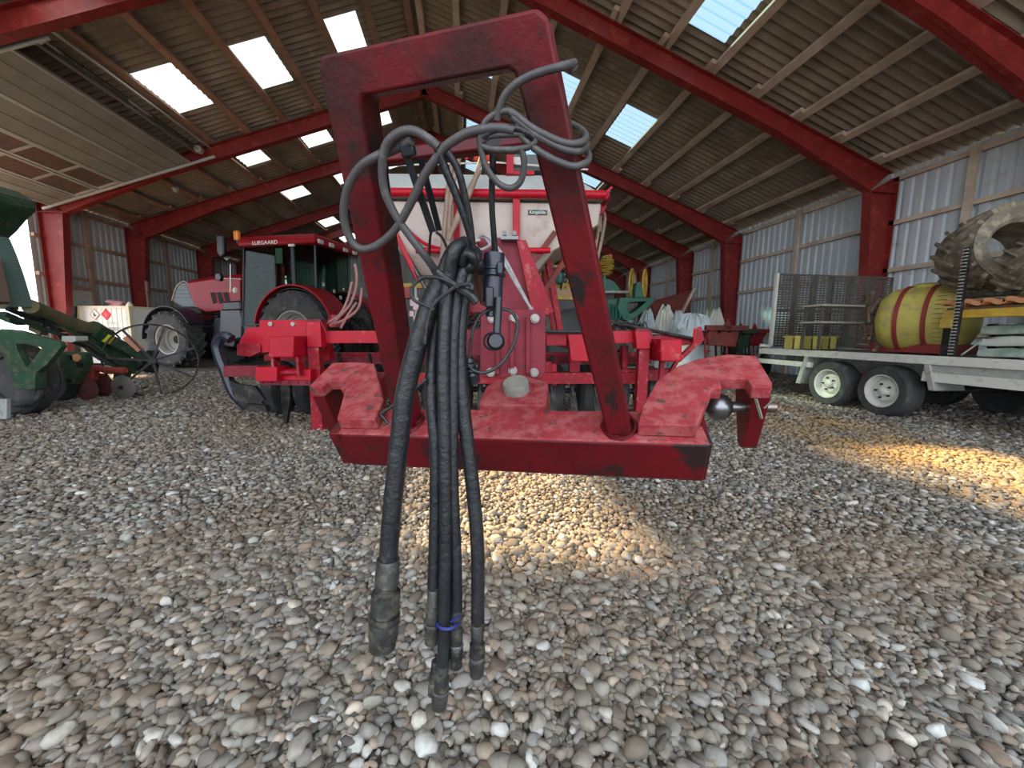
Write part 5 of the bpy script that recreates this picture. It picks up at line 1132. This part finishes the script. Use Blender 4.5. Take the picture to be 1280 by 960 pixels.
# wrapped stone slabs under the rack
SF = Frame((XT+.35, 0, 0), (0,1,0), (1,0,0), Z)
ys_, _ = SF.q(1222, 430); ztop = SF.q(1250,405)[1]; hh = (ztop-zt+.01)/3
for k, (mt, lab) in enumerate(((PUTTY,'pale green wrapped slab pack on the trailer deck, bottom of three'),(mat('pale_wrap',(.60,.62,.55),.6),'cream white wrapped slab pack, middle of the stack of three'),(PUTTY,'grey green crumpled slab pack on top of the stack'))):
    c = SF.w(ys_-.55, .4, zt-.01+hh*(k+.5)); v0 = []
    s = MB(); s.fb(SF, ys_-1.1-.03*k, ys_+.02*((k+1)%2), 0, .8, zt-.01+hh*k+.003, zt-.01+hh*(k+1)-.003)
    o = tag(s.build('slab_pack', mt, None, bevel=.03, origin=c), lab, 'pack', 'slab packs under the rack')
    sub = o.modifiers.new('s', 'SUBSURF'); sub.subdivision_type = 'SIMPLE'; sub.levels = 3; sub.render_levels = 3
    tx_ = bpy.data.textures.new('wrinkle%d' % k, 'CLOUDS'); tx_.noise_scale = .12; dm = o.modifiers.new('d', 'DISPLACE'); dm.texture = tx_; dm.strength = .05; dm.mid_level = .7
s = MB().tube([(XT+.1, 3+ty(1192,444), zt+.02), (XT+.6, SF.q(1220,428)[0], zt+.3)], .008, 6); tag(s.build('lashing_strap', GALV, None, origin=(XT+.3,2.8,zt)), 'thin grey lashing strap running to the wrapped slab packs', 'strap')
for i, u in enumerate((1240, 1252, 1264, 1274)):
    a, _ = Frame((XT+1.5,0,0),(0,1,0),(1,0,0),Z).q(u, 400); s = MB(); s.cyl((XT+1.6, a, zt-.01), (XT+1.6, a+.05, za-.05), .05, 12); tag(s.build('plastic_pipe', random.choice([WHITE, DARK, GALV]), None, origin=(XT+1.6,a,zt)), 'upright pipe standing under the rack behind the slab packs', 'pipe', 'pipes under the rack')
# ------------------------------------------------------------------ bags and machines at the far right
def bigbag(u0, u1, vt, D, zb, mt, lab, seed, neck=True, zt_=None):
    fr = facing(D); a = fr.q(u0, 400)[0]; b = fr.q(u1, 400)[0]; zt_ = fr.q(600+0*u0, vt)[1] if False else fr.q(u0, vt)[1]
    r = (b-a)/2; cx_ = fr.w((a+b)/2, r, 0); r2 = np.random.default_rng(seed); vs = []; n_ = 36
    H = zt_-zb; shoulder = .70 if neck else .82
    prof = [(.0,.02),(.85,.0),(.98,.06),(1,.3),(.99,shoulder-.1),(.97,shoulder),(.86,shoulder+.10),(.62,.90),(.36,1.0),(.0,.95)]
    if not neck: prof = [(.0,.02),(.92,.0),(1,.06),(1,.4),(1,shoulder-.06),(.97,shoulder),(.90,.90),(.70,.97),(.3,1.0),(0,.98)]
    for pr, ph in prof:
        for j in range(n_):
            t = 2*math.pi*j/n_; k = 1+(.02 if ph < shoulder-.05 else .13)*math.sin(j*3.1+seed)+(.015 if ph < shoulder-.05 else .12)*r2.uniform(-1,1)
            vs.append(cx_+V((math.cos(t)*r*pr*k, math.sin(t)*r*pr*k, zb+H*(ph+(0 if ph < shoulder-.05 else r2.uniform(-.04,.04))))))
    fs = [(i*n_+j, i*n_+(j+1)%n_, (i+1)*n_+(j+1)%n_, (i+1)*n_+j) for i in range(len(prof)-1) for j in range(n_)]
    root = thing('bulk_bag', lab, 'bag', (cx_.x, cx_.y, zb), 'white bulk bags')
    m_ = MB(); m_.add(vs, fs, True); m_.build('bag_body', mt, root)
    for sx in ():
        q = cx_+V((sx*r*.5, -r*.3, zb+H*.9)); MB().tube(smoothpts([q, q+V((0,0,.14)), q+V((sx*.12,0,.16)), q+V((sx*.16,0,0))], 4), .02, 6).build('lifting_loop', mt, root)
    return root, cx_, r, H
rt, cc, r, H = bigbag(857, 896, 392, 9.0, 0, BAG, 'grey white bulk bag standing nearest, right behind the red wing arm', 3, False)
for dz, w_ in ((.55,.35),(.45,.2),(.28,.25)):
    MB().box(cc+V((-.1+.25, -r*1.0, H*dz)), (w_, .01, .02)).build('bag_print', TEXTD if dz != .45 else SIGNR, rt)
bigbag(802, 823, 387, 11.0, 0, BAG, 'small pale bulk bag, leftmost of the bags beside the green machine', 5)
bigbag(824, 848, 382, 11.0, 0, BAGW, 'cream crumpled bulk bag second from the left', 6)
bigbag(842, 861, 389, 10.4, 0, BAG, 'blue white crumpled bulk bag just left of the nearest one', 7)
bigbag(890, 911, 386, 11.5, 0, BAGW, 'cream tied bulk bag by the red column, rightmost bag', 8)
# red tipping hopper by the wall
FH = facing(13.5); h0 = thing('tipping_hopper', 'rust red tipping hopper behind the white bags by the right wall', 'hopper', FH.w(FH.q(845,400)[0], 1, 0))
MB().px(FH, [(814,378),(868,363),(858,400),(822,408)], 0, 1.6).build('hopper_bin', REDHOP, h0, bevel=.01)
MB().bar(FH.p(868,360,-.05), FH.p(846,404,-.05), .10, .08).build('hopper_strut', WOODR, h0)
MB().px(FH, [(808,372),(814,372),(810,415),(804,415)], -.02, .1).build('hopper_leg', REDHOP, h0)
a = FH.q(820,400)[0]; b = FH.q(862,400)[0]; z = FH.q(840,402)[1]
for x in (a, b): MB().fb(FH, x-.05, x+.05, .1, .2, 0, z+.3).build('support_leg', REDHOP, h0)
MB().px(FH, [(812,377),(870,361),(870,363.5),(812,379.5)], -.04, 0).build('hopper_lip', PINK, h0)
# green machine with yellow reels
FG = facing(10.0); g0 = thing('green_harvester', 'bright green machine with yellow spoked reels behind the right hoop leg', 'farm machine', FG.w(FG.q(780,400)[0], .6, 0))
def hpart(name, mt, mbx, bev=.008, par=None): return mbx.build(name, mt, par or g0, bevel=bev)
hpart('cutter_frame', GREEN2, ringprism(FG, [(775,372),(800,372),(819,372),(817,378),(796,396),(784,401),(778,399),(772,385)], [(786,378),(798,377),(808,376.5),(806,379),(795,388),(789,392),(786,391),(784,384)], 0, .5))
hpart('machine_body', GREEN2, MB().px(FG, [(748,376),(778,372),(780,400),(764,404),(750,402)], .2, 1.2))
hpart('reel_bracket', GREEN2, MB().px(FG, [(796,353),(801,352),(805,372),(793,372)], -.05, .3))
for i in range(8):
    hpart('feed_arm', GREEN2, MB().bar(FG.p(754+i*4,378+random.uniform(0,6),.1), FG.p(752+i*4.5,398,-.0), .05, .04), 0)
for cu in (790, 806):
    c = FG.p(cu, 354, .1 if cu < 800 else .25); R = FG.q(cu, 336)[1]-FG.q(cu, 354)[1]; pl_ = (HX*.45+HY*.9).normalized()
    o = hpart('reel_wheel', YEL, MB().tube([c+pl_*math.cos(t)*R*1.0+Z*math.sin(t)*R for t in np.linspace(0, 2*math.pi, 33)[:-1]], .022, 8, close=True), 0)
    for k in range(8):
        t = math.pi*k/4; hpart('reel_spoke', YEL, MB().bar(c, c+pl_*math.cos(t)*R+Z*math.sin(t)*R, .018, .018), 0, o)
hpart('machine_pipe', GALV, MB().tube([FG.p(740,365,.3), FG.p(790,365,.3)], .04, 10), 0)
hpart('support_leg', GREEN2, MB().fb(FG, FG.q(757,400)[0], FG.q(760,400)[0], .4, .5, 0, 1.2)); hpart('support_leg', GREEN2, MB().fb(FG, FG.q(776,400)[0], FG.q(779,400)[0], .4, .5, 0, 1.2))
hpart('machine_top', GREEN2, MB().px(FG, [(745,352),(758,348),(768,352),(776,362),(768,366),(748,368)], .3, .9))
c = FG.p(758, 332, .2)
s = MB()
for k in range(9):
    z = -.22+k*.055; rr = .2*math.sqrt(max(.05,1-(z/.26)**2)); s.lathe(c+Z*z, Z+HX*.1*math.sin(k*2), [(rr-.02,-.02),(rr+.01,0),(rr-.02,.02),(rr-.05,0)], 18, close=True)
hpart('hose_reel', YEL, s, 0); hpart('reel_post', GREEN2, MB().fb(FG, FG.q(758,340)[0]-.03, FG.q(758,340)[0]+.03, .17, .23, 1.6, FG.q(758,318)[1]), 0)
hpart('reel_cap', mat('pink_cap',(.6,.25,.2),.5), MB().lathe(FG.p(763,320,.2)-Z*.05, Z, [(.03,0),(.055,.04),(.03,.09),(0,.1)], 12), 0)
# yellow and green implement seen through the hoop
FY = facing(8.6); y0_ = thing('folding_cultivator', 'yellow barred implement with green brackets seen low through the hitch hoop', 'farm machine', FY.w(FY.q(690,400)[0], .6, 0))
def ypart(name, mt, mbx, bev=.006, par=None): return mbx.build(name, mt, par or y0_, bevel=bev)
for v, o_, mt, t_ in ((321,.6,YEL,2.2),(333,.5,YEL,1.6),(343,.5,YEL,1.6),(350,.4,OILM,2),(357,.3,YEL,3),(367,.2,mat('tan_board',(.5,.33,.2),.7),7),(372,.15,YEL,2.5)):
    ypart('cross_bar', mt, fbox(FY, 492 if v in (357,) else 655, v-t_, 748, v+t_, o_, o_+.12))
for u in (668, 690, 712, 735):
    ypart('frame_leg', GREEN2 if u != 712 else OILM, MB().px(FY, [(u-3,326),(u+3,326),(u+3,356),(u-3,356)], .5, .6))
ypart('gear_pot', mat('teal_pot',(.02,.12,.10),.4), MB().lathe(FY.p(699,354,.1), Z, [(.0,-.02),(.09,0),(.1,.05),(.1,.2),(.06,.24),(0,.25)], 18), 0)
for i in range(14): u = 658+i*6.4; ypart('spring_tine', OILM if i%2 else YEL, MB().tube(smoothpts([FY.p(u, 336, .4), FY.p(u+5, 342, .3), FY.p(u+1, 350, .3), FY.p(u-2, 362, .2)], 4), .02, 6), 0)
for u in (660, 742): ypart('stand_leg', DARK, MB().fb(FY, FY.q(u,400)[0]-.04, FY.q(u,400)[0]+.04, .3, .4, 0, 2.2))
ypart('frame_rail', YEL, fbox(FY, 496, 398, 502, 330, .5, .56)) if False else None
for u in (498, 516, 540): ypart('upright_bar', YEL if u != 516 else WHITE, MB().fb(FY, FY.q(u,400)[0]-.025, FY.q(u,400)[0]+.025, .3, .35, .0, FY.q(u,357)[1]))
clump('dark_sheeting', FY.w(FY.q(712,400)[0], -.7, .62), .95, .5, .66, mat('dark_grey_sheet',(.07,.07,.07),.6), 'dark grey crumpled sheeting under the yellow barred implement', 'sheeting', .25, 11)
# low row of small implements along the right wall
specs = [('plough_body', 917, 405, 7.7, REDHOP, 'low dark red plough frame beside the bulk bag'), ('roller_frame', 933, 410, 9.1, GREEN, 'dark green roller frame on the gravel before the wall'), ('harrow', 950, 410, 10.0, REDD, 'small red and black harrow by the left edge of the ramp')]
for nm, u, v, D, mt, lab in specs:
    fr = facing(D); x = fr.q(u, v)[0]; rt = thing(nm, lab, 'implement', fr.w(x, .3, 0)); zt3 = fr.q(u, v)[1]
    MB().fb(fr, x-.42, x+.42, .2, .3, zt3-.12, zt3-.02).build('main_beam', mt, rt, bevel=.006); MB().fb(fr, x-.38, x+.38, .7, .8, zt3-.3, zt3-.2).build('rear_beam', mt, rt, bevel=.006)
    for k in range(4):
        xx = x-.33+k*.22; MB().tube(smoothpts([fr.w(xx,.25,zt3-.1), fr.w(xx,.4,zt3-.3), fr.w(xx,.3,zt3*.35), fr.w(xx,.1,.03)], 4), .025, 6).build('tine', DARK if k % 2 else mt, rt)
    for k in range(2):
        q = fr.w(x-.25+k*.5, .1, .30); MB().lathe(q-fr.x*.05, fr.x, [(0,0),(.06,0),(.28,.03),(.30,.05),(.28,.07),(0,.1)], 24).build('disc', DARK, rt)
    MB().prism(fr, [(x-.34,zt3-.12),(x-.3,zt3-.42),(x+.26,zt3-.46),(x+.34,zt3-.12)], .32, .6).build('body_housing', mt, rt, bevel=.02)
    MB().prism(fr, [(x-.1,zt3-.1),(x,zt3+.12),(x+.1,zt3-.1)], .2, .24).build('headstock', mt, rt)
fr = facing(11.0); x = fr.q(943,408)[0]; vs, fs = crumple(fr.w(x, 1.0, 1.05), .42, .3, .22, .2, 21); 
s = MB(); s.add(vs, fs, True); 
rt = thing('fertiliser_spreader', 'low green drum spreader against the right wall behind the red harrow', 'implement', fr.w(x, 1.0, 0))
MB().lathe(fr.w(x,1.0,.45), Z, [(.12,0),(.2,.1),(.45,.55),(.47,.75),(.44,.75),(.0,.55)], 24).build('spreader_drum', GREEN, rt)
for sx in (-.3,.3): MB().fb(fr, x+sx-.03, x+sx+.03, .97, 1.03, 0, .8).build('spreader_leg', GREEN, rt)
MB().lathe(fr.w(x,1.0,.35), Z, [(.0,0),(.3,0),(.3,.02),(0,.03)], 24).build('spinner_disc', DARK, rt)
